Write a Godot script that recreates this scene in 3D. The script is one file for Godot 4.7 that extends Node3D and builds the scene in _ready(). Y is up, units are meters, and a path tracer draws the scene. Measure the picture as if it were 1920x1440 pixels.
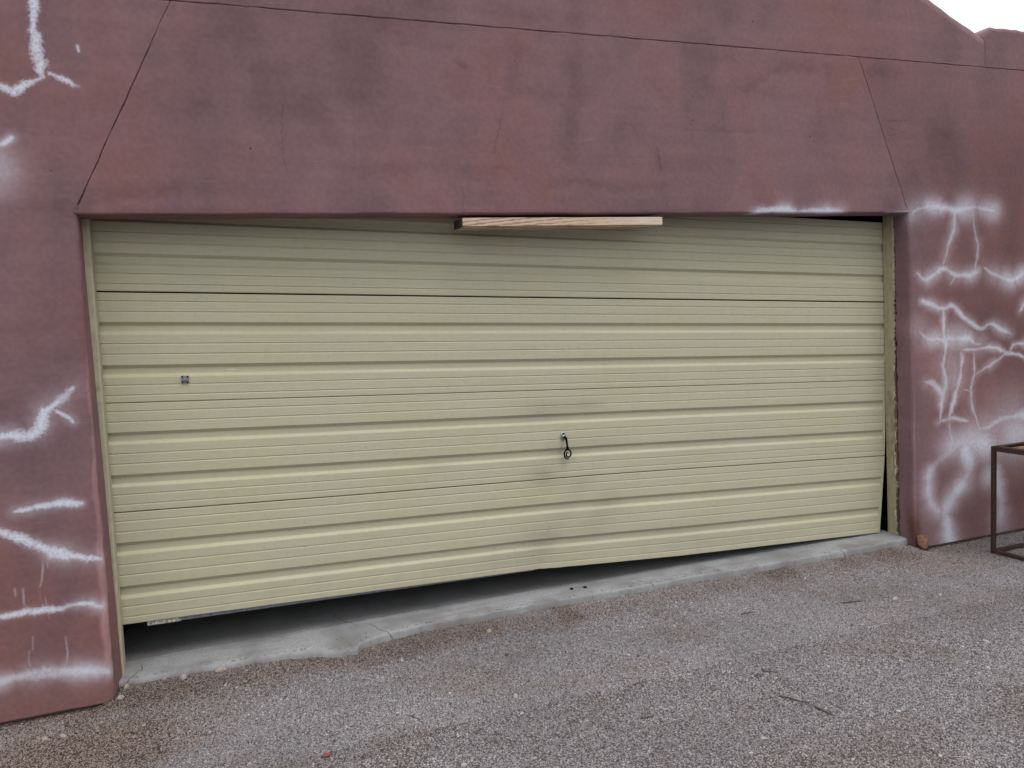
extends Node3D

const TW := 2048
const TH := 1024
const PPM := 250.0          # texels per metre on the stucco
const TX0 := -2.4
const TY1 := 3.95
var wob := FastNoiseLite.new()
var lump := FastNoiseLite.new()
var grit := FastNoiseLite.new()
var rng := RandomNumberGenerator.new()
var core_mask := PackedFloat32Array()
var mist_mask := PackedFloat32Array()
var crack_mask := PackedFloat32Array()
var smear_mask := PackedFloat32Array()
var M := {}

# ------------------------------------------------------------------ scene
func _ready() -> void:
	rng.seed = 4711
	for n in [[wob, 11, 1.3], [lump, 23, 5.0], [grit, 37, 40.0]]:
		n[0].seed = n[1]; n[0].frequency = n[2]; n[0].noise_type = FastNoiseLite.TYPE_SIMPLEX_SMOOTH
		n[0].fractal_type = FastNoiseLite.FRACTAL_FBM; n[0].fractal_octaves = 3
	_camera_and_light()
	_materials()
	_ground()
	_slab()
	_building()
	_door()
	_board()
	_pipe()
	_table()
	_small_things()
	_gravel()


func _camera_and_light() -> void:
	var cam := Camera3D.new()
	cam.name = "camera"
	cam.keep_aspect = Camera3D.KEEP_HEIGHT
	cam.fov = 51.282
	cam.near = 0.05
	cam.far = 900.0
	# three-quarter view from the left end of the door, eye height, tilted a few degrees
	cam.transform = Transform3D(Basis(Vector3(0.93701, -0.05257, 0.34532), Vector3(0.07505, 0.99582, -0.05205), Vector3(-0.34114, 0.07469, 0.93704)).orthonormalized(), Vector3(0, 1.685, 4.1))
	add_child(cam)
	cam.current = true
	var sky_mat := ProceduralSkyMaterial.new()
	sky_mat.sky_top_color = Color(0.955, 0.968, 0.975)
	sky_mat.sky_horizon_color = Color(0.44, 0.445, 0.445)
	sky_mat.sky_curve = 0.6      # an even overcast, the zenith about three times the horizon
	sky_mat.sky_energy_multiplier = 1.75
	sky_mat.ground_bottom_color = Color(0.30, 0.28, 0.27)
	sky_mat.ground_horizon_color = Color(0.55, 0.54, 0.53)
	var sky := Sky.new()
	sky.sky_material = sky_mat
	var env := Environment.new()
	env.background_mode = Environment.BG_SKY
	env.sky = sky
	env.background_energy_multiplier = 1.0
	env.tonemap_mode = Environment.TONE_MAPPER_LINEAR
	env.tonemap_exposure = 0.87
	env.sdfgi_enabled = true
	env.ssao_enabled = true
	env.ssil_enabled = true
	var we := WorldEnvironment.new()
	we.name = "world_environment"
	we.environment = env
	add_child(we)
	var sun := DirectionalLight3D.new()
	sun.name = "veiled_sun"
	sun.light_energy = 0.50
	sun.light_color = Color(1.0, 0.97, 0.93)
	sun.light_angular_distance = 32.0
	sun.shadow_enabled = true
	sun.rotation_degrees = Vector3(-60, 22, 0)
	add_child(sun)


# ------------------------------------------------------------------ helpers
func _new() -> SurfaceTool:
	var st := SurfaceTool.new()
	st.begin(Mesh.PRIMITIVE_TRIANGLES)
	st.set_smooth_group(0xFFFFFFFF)
	return st


func _put(called: String, st: SurfaceTool, mat: Material, parent: Node = null, normals := true) -> MeshInstance3D:
	if normals:
		st.generate_normals()
	var o := MeshInstance3D.new()
	o.name = called
	o.mesh = st.commit()
	o.material_override = mat
	(parent if parent else self).add_child(o, true)
	return o


func _thing(called: String, label: String, category: String, at := Vector3.ZERO, group := "") -> Node3D:
	var o := Node3D.new()
	o.name = called
	add_child(o, true)
	o.position = at
	_tag(o, label, category, group)
	return o


func _tag(o: Node, label: String, category: String, group := "") -> void:
	o.set_meta("label", label)
	o.set_meta("category", category)
	if group:
		o.set_meta("group", group)


func _tri(st: SurfaceTool, a: Vector3, b: Vector3, c: Vector3, out: Vector3) -> void:
	if (b - a).cross(c - a).dot(out) > 0.0:      # counter-clockwise from outside: turn it
		var t := b; b = c; c = t
	st.add_vertex(a); st.add_vertex(b); st.add_vertex(c)


func _quad(st: SurfaceTool, a: Vector3, b: Vector3, c: Vector3, d: Vector3, out: Vector3) -> void:
	_tri(st, a, b, c, out)
	_tri(st, a, c, d, out)


# a box with chamfered edges; h = half size
func _box(st: SurfaceTool, t: Transform3D, h: Vector3, c := 0.002) -> void:
	st.set_smooth_group(0xFFFFFFFF)
	var v := func(s: Vector3, axis: int) -> Vector3:
		var p := Vector3.ZERO
		for k in 3:
			p[k] = s[k] * (h[k] if k == axis else h[k] - c)
		return t * p
	for a in 3:
		var b := (a + 1) % 3
		var d := (a + 2) % 3
		for s in [-1.0, 1.0]:
			var n := Vector3.ZERO
			n[a] = s
			var q := []
			for w in [[-1.0, -1.0], [1.0, -1.0], [1.0, 1.0], [-1.0, 1.0]]:
				var e := Vector3.ZERO
				e[a] = s; e[b] = w[0]; e[d] = w[1]
				q.append(v.call(e, a))
			_quad(st, q[0], q[1], q[2], q[3], t.basis * n)
			for s2 in [-1.0, 1.0]:
				var e0 := Vector3.ZERO
				var e1 := Vector3.ZERO
				e0[a] = s; e0[b] = s2; e0[d] = -1.0
				e1[a] = s; e1[b] = s2; e1[d] = 1.0
				var n2 := Vector3.ZERO
				n2[a] = s; n2[b] = s2
				_quad(st, v.call(e0, a), v.call(e1, a), v.call(e1, b), v.call(e0, b), t.basis * n2)
	for sx in [-1.0, 1.0]:
		for sy in [-1.0, 1.0]:
			for sz in [-1.0, 1.0]:
				var e := Vector3(sx, sy, sz)
				_tri(st, v.call(e, 0), v.call(e, 1), v.call(e, 2), t.basis * e)


func _abox(st: SurfaceTool, lo: Vector3, hi: Vector3, c := 0.002) -> void:
	_box(st, Transform3D(Basis.IDENTITY, (lo + hi) / 2), (hi - lo) / 2, c)


# a bar from a to b with a rectangular section
func _bar(st: SurfaceTool, a: Vector3, b: Vector3, w: float, hgt: float, up := Vector3.UP, c := 0.002) -> void:
	var x := (b - a).normalized()
	var z := x.cross(up).normalized()
	_box(st, Transform3D(Basis(x, z.cross(x), z), (a + b) / 2), Vector3((b - a).length() / 2, hgt / 2, w / 2), c)


# a tube through points; radii per point
func _tube(st: SurfaceTool, pts: Array, radii: Array, sides := 10) -> void:
	st.set_smooth_group(0)
	var rings := []
	var ref := Vector3(0.13, 0.21, 1.0).normalized()
	for i in pts.size():
		var d: Vector3 = (pts[mini(i + 1, pts.size() - 1)] - pts[maxi(i - 1, 0)]).normalized()
		var u := ref.cross(d).normalized()
		var w := d.cross(u)
		var r := []
		for k in sides:
			var a := TAU * k / sides
			r.append(pts[i] + (u * cos(a) + w * sin(a)) * radii[i])
		rings.append(r)
	for i in pts.size() - 1:
		for k in sides:
			var k2 := (k + 1) % sides
			var mid: Vector3 = (rings[i][k] + rings[i + 1][k2]) / 2 - (pts[i] + pts[i + 1]) / 2
			_quad(st, rings[i][k], rings[i][k2], rings[i + 1][k2], rings[i + 1][k], mid)
	for e in [0, pts.size() - 1]:
		var out: Vector3 = pts[e] - pts[1 if e == 0 else e - 1]
		for k in sides:
			_tri(st, pts[e], rings[e][k], rings[e][(k + 1) % sides], out)


# a grid of points p[j][i]; uv[j][i] optional; faces turned towards out
func _grid(st: SurfaceTool, p: Array, uv: Array, out: Vector3, smooth := true) -> void:
	st.set_smooth_group(0 if smooth else 0xFFFFFFFF)
	var flip: bool = (p[0][1] - p[0][0]).cross(p[1][0] - p[0][0]).dot(out) > 0.0
	for j in p.size() - 1:
		for i in p[0].size() - 1:
			var q := [[j, i], [j, i + 1], [j + 1, i + 1], [j, i], [j + 1, i + 1], [j + 1, i]]
			if flip:
				q = [[j, i], [j + 1, i + 1], [j, i + 1], [j, i], [j + 1, i], [j + 1, i + 1]]
			for e in q:
				if uv:
					st.set_uv(uv[e[0]][e[1]])
				st.add_vertex(p[e[0]][e[1]])


func _wall_uv(x: float, y: float) -> Vector2:
	return Vector2((x - TX0) * PPM / TW, (TY1 - y) * PPM / TH)


func _lerp_list(l: Array, x: float) -> float:
	for i in l.size() - 1:
		if x <= l[i + 1][0] or i == l.size() - 2:
			return lerpf(l[i][1], l[i + 1][1], (x - l[i][0]) / (l[i + 1][0] - l[i][0]))
	return 0.0


# an outline in x, y (counter-clockwise) as a plaster slab with rounded rims: per corner p, the edge that starts there has its inset and its rim radius
func _plaster(st: SurfaceTool, outline: Array, depth: float, z0 := 0.0) -> void:
	var pts: Array[Vector2] = []
	var ins: Array[float] = []
	var rad: Array[float] = []
	for i in outline.size():
		var a: Vector2 = outline[i][0]
		var b: Vector2 = outline[(i + 1) % outline.size()][0]
		var n := maxi(1, int(a.distance_to(b) / 0.05)) if outline[i][2] > 0.0 else 1
		for k in n:
			var q := a.lerp(b, float(k) / n)
			if outline[i][2] > 0.0 and k > 0:
				q += Vector2(wob.get_noise_2d(q.x * 9, q.y * 9), wob.get_noise_2d(q.x * 9 + 50, q.y * 9)) * (0.003 if outline[i][2] < 0.03 else 0.014)
			pts.append(q); ins.append(outline[i][1]); rad.append(outline[i][2])
	var shrunk := func(f: float) -> PackedVector2Array:
		var r := PackedVector2Array()
		for i in pts.size():
			var h := (i + pts.size() - 1) % pts.size()
			var d1: Vector2 = (pts[i] - pts[h]).normalized()
			var d2: Vector2 = (pts[(i + 1) % pts.size()] - pts[i]).normalized()
			var n1 := Vector2(-d1.y, d1.x)
			var n2 := Vector2(-d2.y, d2.x)
			var o1 := ins[h] + rad[h] * f
			var o2 := ins[i] + rad[i] * f
			var det := n1.x * n2.y - n1.y * n2.x
			if absf(det) < 0.2:
				r.append(pts[i] + n2 * o2)
			else:
				r.append(pts[i] + Vector2((o1 * n2.y - o2 * n1.y) / det, (n1.x * o2 - n2.x * o1) / det))
		return r
	var front: PackedVector2Array = shrunk.call(1.0)
	st.set_smooth_group(0xFFFFFFFF)
	var ids := Geometry2D.triangulate_polygon(front)
	for i in range(0, ids.size(), 3):
		var t := [front[ids[i]], front[ids[i + 1]], front[ids[i + 2]]]
		if (t[1] - t[0]).cross(t[2] - t[0]) > 0.0:
			t = [t[0], t[2], t[1]]
		for q in t:
			st.set_uv(_wall_uv(q.x, q.y)); st.add_vertex(Vector3(q.x, q.y, z0))
	st.set_smooth_group(0)
	var steps := [[1.0, 0.0], [0.62, 0.08], [0.3, 0.3], [0.08, 0.62], [0.0, 1.0]]
	var last := front
	var lastz: Array[float] = []
	lastz.resize(pts.size()); lastz.fill(0.0)
	for k in range(1, 6):
		var cur: PackedVector2Array = shrunk.call(steps[mini(k, 4)][0])
		var curz: Array[float] = []
		for i in pts.size():
			curz.append(-depth if k == 5 else -steps[k][1] * maxf(rad[i], rad[(i + pts.size() - 1) % pts.size()]))
		for i in pts.size():
			var j := (i + 1) % pts.size()
			var q := [Vector3(last[i].x, last[i].y, z0 + lastz[i]), Vector3(last[j].x, last[j].y, z0 + lastz[j]), Vector3(cur[j].x, cur[j].y, z0 + curz[j]), Vector3(cur[i].x, cur[i].y, z0 + curz[i])]
			for e in [0, 1, 2, 0, 2, 3]:
				st.set_uv(_wall_uv(q[e].x, q[e].y)); st.add_vertex(q[e])
		last = cur
		lastz = curz


# ------------------------------------------------------------------ textures
func _noise_bytes(w: int, h: int, sd: int, freq: float, oct := 4, type := FastNoiseLite.TYPE_SIMPLEX_SMOOTH, warp := 0.0, seamless := false) -> PackedByteArray:
	var n := FastNoiseLite.new()
	n.seed = sd; n.frequency = freq; n.noise_type = type
	n.fractal_type = FastNoiseLite.FRACTAL_FBM; n.fractal_octaves = oct
	if warp > 0.0:
		n.domain_warp_enabled = true; n.domain_warp_amplitude = warp; n.domain_warp_frequency = freq * 1.6
	var im := n.get_seamless_image(w, h, false, false, 0.12) if seamless else n.get_image(w, h)
	return im.get_data()


func _stretched(w: int, h: int, w2: int, h2: int, sd: int, freq: float) -> PackedByteArray:
	var n := FastNoiseLite.new()
	n.seed = sd; n.frequency = freq; n.fractal_octaves = 4
	var im := n.get_image(w2, h2)
	im.resize(w, h, Image.INTERPOLATE_CUBIC)
	return im.get_data()


# one pass of white paint: a core that swells and thins out, and the mist beside it
func _stroke(l: Array, half: float, mist: float, mist_a: float, a: float) -> void:
	var pts: Array[Vector2] = []
	var cnt := l.size() / 2
	for i in cnt - 1:
		var p0 := Vector2(l[maxi(i - 1, 0) * 2], l[maxi(i - 1, 0) * 2 + 1])
		var p1 := Vector2(l[i * 2], l[i * 2 + 1])
		var p2 := Vector2(l[i * 2 + 2], l[i * 2 + 3])
		var p3 := Vector2(l[mini(i + 2, cnt - 1) * 2], l[mini(i + 2, cnt - 1) * 2 + 1])
		var n := maxi(1, int(p1.distance_to(p2) / 0.022))
		for k in n:
			var q := p1.cubic_interpolate(p2, p0, p3, float(k) / n)
			pts.append(q + Vector2(wob.get_noise_2d(q.x * 9 + 7, q.y * 9), wob.get_noise_2d(q.x * 9, q.y * 9 + 60)) * minf(0.011, half * 0.9))
	pts.append(Vector2(l[cnt * 2 - 2], l[cnt * 2 - 1]))
	for i in pts.size() - 1:
		var p := Vector2((pts[i].x - TX0) * PPM, (TY1 - pts[i].y) * PPM)
		var q := Vector2((pts[i + 1].x - TX0) * PPM, (TY1 - pts[i + 1].y) * PPM)
		var swell := 1.0 + 0.75 * wob.get_noise_2d(pts[i].x * 4.5 + 3, pts[i].y * 4.5 + 90)
		var ends := minf(1.0, 0.45 + 0.3 * mini(i, pts.size() - 2 - i))
		var w := half * PPM * swell * ends
		var m := mist * PPM * (1.1 + 0.9 * wob.get_noise_2d(pts[i].x * 3.1, pts[i].y * 3.1 + 20))
		var strong := a * clampf(1.0 + 0.7 * lump.get_noise_2d(pts[i].x * 2.0, pts[i].y * 2.0 + 11), 0.35, 1.0)
		var ma := mist_a * clampf(0.9 + 1.1 * wob.get_noise_2d(pts[i].x * 2.3 + 40, pts[i].y * 2.3), 0.15, 1.3)
		var r := maxf(w * 2.0, m * 1.8) + 2
		var soft := 1.2 + w * 0.35
		var d := q - p
		var len2 := maxf(d.length_squared(), 0.001)
		for y in range(maxi(0, int(minf(p.y, q.y) - r)), mini(TH, int(maxf(p.y, q.y) + r) + 1)):
			for x in range(maxi(0, int(minf(p.x, q.x) - r)), mini(TW, int(maxf(p.x, q.x) + r) + 1)):
				var v := Vector2(x, y)
				var t := clampf((v - p).dot(d) / len2, 0.0, 1.0)
				var dist := v.distance_to(p + d * t)
				if dist > r:
					continue
				var k := y * TW + x
				var n := grit.get_noise_2d(x * 0.0055, y * 0.0055)
				var c := strong * smoothstep(w + soft * 0.5, w - soft, dist + n * (w * 0.55 + 0.9)) * clampf(0.92 + 0.6 * n, 0.0, 1.0)
				if c > core_mask[k]:
					core_mask[k] = c
				if m > 0.0:
					var mm := ma * exp(-pow(dist / m, 2.0) * 1.5) * (1.0 + 0.15 * n)
					if mm > mist_mask[k]:
						mist_mask[k] = mm


# a darker sweep of the trowel or a damp stain
func _smear(l: Array, half: float, a: float) -> void:
	var w := half * PPM
	for i in range(0, l.size() - 2, 2):
		var p := Vector2((l[i] - TX0) * PPM, (TY1 - l[i + 1]) * PPM)
		var q := Vector2((l[i + 2] - TX0) * PPM, (TY1 - l[i + 3]) * PPM)
		var d := q - p
		for y in range(maxi(0, int(minf(p.y, q.y) - w * 2)), mini(TH, int(maxf(p.y, q.y) + w * 2))):
			for x in range(maxi(0, int(minf(p.x, q.x) - w * 2)), mini(TW, int(maxf(p.x, q.x) + w * 2))):
				var t := clampf((Vector2(x, y) - p).dot(d) / maxf(d.length_squared(), 0.01), 0.0, 1.0)
				var e := Vector2(x, y) - (p + d * t)
				var n := lump.get_noise_2d(x * 0.006, y * 0.006)
				# crisp on its lower side, feathered above
				var f := a * smoothstep(w * (1.6 if e.y < 0.0 else 0.8), 0.0, e.length() + n * w * 0.9) * (0.8 + 0.6 * n)
				var k := y * TW + x
				smear_mask[k] = maxf(smear_mask[k], f)


func _crack(l: Array, half: float, a: float) -> void:
	for i in range(0, l.size() - 2, 2):
		var n := int(Vector2(l[i], l[i + 1]).distance_to(Vector2(l[i + 2], l[i + 3])) * PPM * 1.5) + 1
		for k in n:
			var t := float(k) / n
			var x := lerpf(l[i], l[i + 2], t)
			var y := lerpf(l[i + 1], l[i + 3], t)
			x += wob.get_noise_2d(x * 20, y * 20) * 0.012
			y += wob.get_noise_2d(x * 20 + 9, y * 20) * 0.008
			var px := int((x - TX0) * PPM)
			var py := int((TY1 - y) * PPM)
			if px > 0 and py > 0 and px < TW - 1 and py < TH - 1:
				var f := a * (0.6 + 0.6 * absf(grit.get_noise_2d(x * 3, y * 3)))
				crack_mask[py * TW + px] = maxf(crack_mask[py * TW + px], f)


func _paint_marks() -> void:
	# spray-painted crack repairs, left
	_stroke([-0.642, 3.256, -0.651, 3.164, -0.653, 3.081, -0.649, 3.005, -0.643, 2.944, -0.640, 2.891], 0.0232, 0.021, 0.20, 1.00)
	_stroke([-0.827, 2.866, -0.790, 2.830, -0.754, 2.812, -0.707, 2.845, -0.665, 2.863, -0.632, 2.884], 0.0204, 0.019, 0.20, 1.00)
	_stroke([-0.610, 2.900, -0.573, 2.887, -0.539, 2.869, -0.498, 2.848], 0.0153, 0.016, 0.20, 1.00)
	_stroke([-0.490, 3.031, -0.485, 3.004], 0.0139, 0.013, 0.20, 1.00)
	_stroke([-0.845, 2.581, -0.811, 2.589, -0.782, 2.613], 0.0192, 0.031, 0.44, 1.00)
	_stroke([-0.851, 2.516, -0.828, 2.471, -0.842, 2.378], 0.0136, 0.085, 0.44, 0.00)
	_stroke([-0.956, 1.302, -0.894, 1.311, -0.840, 1.298, -0.796, 1.318, -0.765, 1.359, -0.761, 1.399, -0.723, 1.428, -0.671, 1.465, -0.632, 1.502], 0.0213, 0.049, 0.50, 1.00)
	_stroke([-0.725, 1.408, -0.684, 1.385, -0.648, 1.349], 0.0173, 0.033, 0.40, 1.00)
	_stroke([-0.910, 0.967, -0.825, 0.977, -0.747, 0.983, -0.643, 0.970], 0.0173, 0.037, 0.50, 1.00)
	_stroke([-0.992, 0.894, -0.906, 0.849, -0.827, 0.793, -0.752, 0.753, -0.675, 0.720, -0.581, 0.700], 0.0232, 0.050, 0.50, 1.00)
	_stroke([-1.026, 0.501, -0.936, 0.498, -0.851, 0.503, -0.766, 0.497, -0.693, 0.505, -0.603, 0.477], 0.0147, 0.028, 0.44, 1.00)
	_stroke([-1.052, 0.203, -0.947, 0.210, -0.855, 0.208, -0.747, 0.198, -0.588, 0.157], 0.0205, 0.050, 0.59, 0.55)
	_stroke([-0.821, 0.730, -0.826, 0.673, -0.841, 0.609], 0.0045, 0.005, 0.20, 0.50)
	_stroke([-0.799, 0.739, -0.803, 0.694], 0.0045, 0.005, 0.20, 0.50)
	_stroke([-0.906, 0.612, -0.911, 0.514], 0.0045, 0.005, 0.20, 0.50)
	_stroke([-0.822, 0.556, -0.816, 0.456], 0.0045, 0.005, 0.20, 0.50)
	_stroke([-0.906, 0.322, -0.913, 0.282, -0.909, 0.240], 0.0045, 0.005, 0.20, 0.50)
	_stroke([-0.759, 0.361, -0.756, 0.293, -0.770, 0.228], 0.0045, 0.005, 0.20, 0.50)
	_stroke([-0.940, 0.617, -0.939, 0.585], 0.0043, 0.005, 0.20, 0.50)
	_stroke([-0.890, 0.386, -0.893, 0.328], 0.0045, 0.005, 0.20, 0.50)
	# spray-painted crack repairs, right
	_stroke([3.111, 2.264, 3.177, 2.288, 3.296, 2.298, 3.443, 2.285, 3.621, 2.287, 3.790, 2.280], 0.0204, 0.046, 0.59, 0.75)
	_stroke([4.139, 2.279, 4.350, 2.284], 0.0084, 0.017, 0.34, 0.55)
	_stroke([4.358, 2.274, 4.412, 2.303, 4.537, 2.321, 4.663, 2.309, 4.759, 2.291, 4.889, 2.315, 5.004, 2.303, 5.104, 2.295], 0.0120, 0.076, 0.55, 0.44)
	_stroke([4.742, 2.291, 4.732, 2.166, 4.674, 2.036, 4.624, 1.906], 0.0103, 0.045, 0.39, 0.47)
	_stroke([4.897, 2.297, 4.920, 2.177, 4.951, 2.031, 4.916, 1.886], 0.0104, 0.045, 0.39, 0.47)
	_stroke([4.396, 1.882, 4.473, 1.839, 4.560, 1.872, 4.632, 1.908, 4.752, 1.861, 4.850, 1.852, 4.949, 1.885], 0.0137, 0.070, 0.55, 0.59)
	_stroke([4.703, 1.808, 4.736, 1.855], 0.0103, 0.028, 0.34, 0.55)
	_stroke([4.999, 1.902, 5.100, 1.857, 5.236, 1.816, 5.305, 1.820, 5.410, 1.867], 0.0143, 0.071, 0.55, 0.55)
	_stroke([4.439, 1.692, 4.620, 1.637, 4.701, 1.657, 4.829, 1.561, 4.978, 1.480, 5.054, 1.516, 5.250, 1.434], 0.0140, 0.046, 0.39, 0.64)
	_stroke([4.631, 1.636, 4.630, 1.449, 4.644, 1.364, 4.621, 1.244, 4.644, 1.145, 4.627, 1.073, 4.601, 0.990, 4.591, 0.868], 0.0140, 0.046, 0.44, 0.59)
	_stroke([4.412, 1.491, 4.489, 1.443, 4.632, 1.428, 4.828, 1.426, 4.910, 1.391, 4.977, 1.381], 0.0122, 0.098, 0.61, 0.52)
	_stroke([4.836, 1.457, 4.844, 1.413], 0.0106, 0.028, 0.34, 0.55)
	_stroke([4.802, 1.345, 4.926, 1.347, 5.111, 1.342, 5.214, 1.298, 5.301, 1.289, 5.406, 1.248], 0.0127, 0.043, 0.44, 0.64)
	_stroke([5.249, 1.296, 5.284, 1.351, 5.407, 1.354], 0.0145, 0.046, 0.49, 0.55)
	_stroke([4.793, 1.324, 4.774, 1.160, 4.723, 1.029, 4.672, 0.886], 0.0124, 0.042, 0.44, 0.59)
	_stroke([4.901, 1.324, 4.907, 1.188, 4.872, 1.066, 4.887, 0.941, 4.953, 0.785], 0.0089, 0.036, 0.34, 0.59)
	_stroke([4.952, 0.779, 5.037, 0.790, 5.175, 0.840, 5.403, 0.839], 0.0182, 0.091, 0.55, 0.47)
	_stroke([5.214, 1.298, 5.076, 1.232, 4.907, 1.169], 0.0090, 0.036, 0.34, 0.59)
	_stroke([4.798, 1.078, 4.872, 1.054], 0.0071, 0.019, 0.34, 0.55)
	_stroke([4.468, 1.152, 4.531, 1.129, 4.610, 1.056], 0.0175, 0.051, 0.49, 0.55)
	_stroke([4.567, 0.858, 4.672, 0.879, 4.853, 0.851], 0.0107, 0.042, 0.44, 0.55)
	_stroke([4.672, 0.849, 4.679, 0.774, 4.702, 0.698], 0.0071, 0.029, 0.34, 0.47)
	_stroke([4.653, 0.678, 4.768, 0.703, 4.968, 0.670, 5.104, 0.593], 0.0218, 0.136, 0.66, 0.12)
	_stroke([4.718, 0.671, 4.570, 0.600, 4.497, 0.535, 4.471, 0.427, 4.501, 0.312, 4.581, 0.240], 0.0247, 0.071, 0.57, 0.28)
	_stroke([4.817, 0.648, 4.849, 0.532, 4.797, 0.425, 4.697, 0.337, 4.621, 0.234], 0.0397, 0.099, 0.66, 0.28)
	_stroke([4.613, 0.236, 4.644, 0.131, 4.659, 0.004], 0.0288, 0.079, 0.61, 0.24)
	_stroke([5.105, 0.720, 5.096, 0.657], 0.0073, 0.014, 0.34, 0.47)
	_stroke([5.104, 0.618, 5.244, 0.694, 5.403, 0.717], 0.0295, 0.184, 0.55, 0.08)
	_stroke([5.081, 0.481, 5.144, 0.281, 5.141, 0.021], 0.0259, 0.112, 0.57, 0.08)
	_stroke([5.018, 0.564, 5.029, 0.430], 0.0257, 0.091, 0.49, 0.08)
	_stroke([5.409, 1.653, 5.347, 1.587], 0.0145, 0.054, 0.44, 0.55)
	_stroke([4.680, 1.362, 4.725, 1.139], 0.0176, 0.211, 0.34, 0.00)
	_stroke([5.003, 0.743, 5.262, 0.781], 0.0185, 0.222, 0.39, 0.00)
	_crack([0.384, 2.809, 0.365, 2.540, 0.385, 2.469], 0.0040, 0.35)
	_crack([1.516, 2.802, 1.497, 2.731, 1.459, 2.596], 0.0050, 0.50)
	_crack([2.457, 2.658, 2.471, 2.583, 2.479, 2.507], 0.0050, 0.45)
	_crack([0.730, 2.811, 0.707, 2.468], 0.0040, 0.20)
	_crack([1.276, 2.420, 1.270, 2.267], 0.0040, 0.35)
	_crack([2.614, 2.757, 2.851, 2.758, 3.155, 2.765], 0.0030, 0.20)
	_crack([4.130, 2.863, 4.332, 2.871], 0.0060, 0.40)
	_crack([4.173, 2.821, 4.330, 2.792, 4.172, 2.770], 0.0060, 0.30)
	_crack([4.250, 2.636, 4.325, 2.551], 0.0070, 0.35)
	_smear([3.09, 3.00, 3.18, 3.07, 3.32, 3.14, 3.47, 3.16, 3.56, 3.15], 0.050, 0.50)
	_smear([2.81, 3.07, 2.88, 3.16, 2.97, 3.20], 0.050, 0.35)
	_smear([3.46, 3.14, 3.53, 3.20], 0.060, 0.50)
	_smear([4.04, 3.16, 4.25, 3.17], 0.045, 0.55)
	_smear([3.69, 3.17, 3.70, 3.16], 0.040, 0.50)
	_smear([-0.51, 2.33, -0.39, 2.36, -0.29, 2.36, -0.20, 2.39, -0.13, 2.40], 0.050, 0.60)
	_smear([-0.25, 2.82, -0.10, 2.90, -0.00, 2.93], 0.050, 0.40)
	_smear([-0.03, 3.02, -0.02, 2.78], 0.120, 0.35)
	_smear([0.56, 2.73, 0.59, 2.65], 0.070, 0.45)
	_smear([-0.39, 2.28, -0.21, 2.27, 0.11, 2.27], 0.040, 0.30)
	_smear([0.90, 3.23, 0.99, 3.16], 0.100, 0.50)
	_smear([1.29, 3.05, 1.32, 3.04], 0.030, 0.90)
	_smear([1.93, 3.05, 1.94, 2.86, 1.90, 2.57], 0.070, 0.45)
	_smear([2.14, 3.13, 2.15, 3.05], 0.070, 0.35)
	_smear([2.44, 2.62, 2.47, 2.52], 0.040, 0.45)
	_smear([0.75, 2.47, 0.87, 2.50, 0.99, 2.49], 0.045, 0.45)
	_smear([1.79, 2.43, 1.94, 2.46, 2.19, 2.41, 2.48, 2.43], 0.040, 0.45)
	_smear([1.30, 2.49, 1.44, 2.46], 0.050, 0.40)
	_smear([1.58, 3.30, 1.70, 3.29], 0.060, 0.35)
	_smear([1.63, 3.14, 1.60, 2.94], 0.050, 0.30)
	_smear([-0.10, 2.78, 0.16, 3.13], 0.200, 0.25)
	_smear([-0.81, 2.31, -0.64, 2.32, -0.58, 2.29], 0.050, 0.50)
	_smear([-0.78, 1.72, -0.61, 1.90, -0.59, 1.71], 0.120, 0.35)
	_smear([4.51, 2.80, 4.56, 2.52], 0.080, 0.35)
	_smear([4.68, 1.56, 5.28, 1.38], 0.200, 0.35)
	_smear([5.13, 1.16, 5.18, 0.93], 0.120, 0.40)
	_smear([3.07, 2.50, 3.14, 2.34], 0.080, 0.30)


func _tex(w: int, h: int, data: PackedByteArray, fmt: int, mip := true) -> ImageTexture:
	var im := Image.create_from_data(w, h, false, fmt, data)
	if mip:
		im.generate_mipmaps()
	return ImageTexture.create_from_image(im)


func _srgb8(c: Color) -> Color:
	return c.linear_to_srgb()


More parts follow.
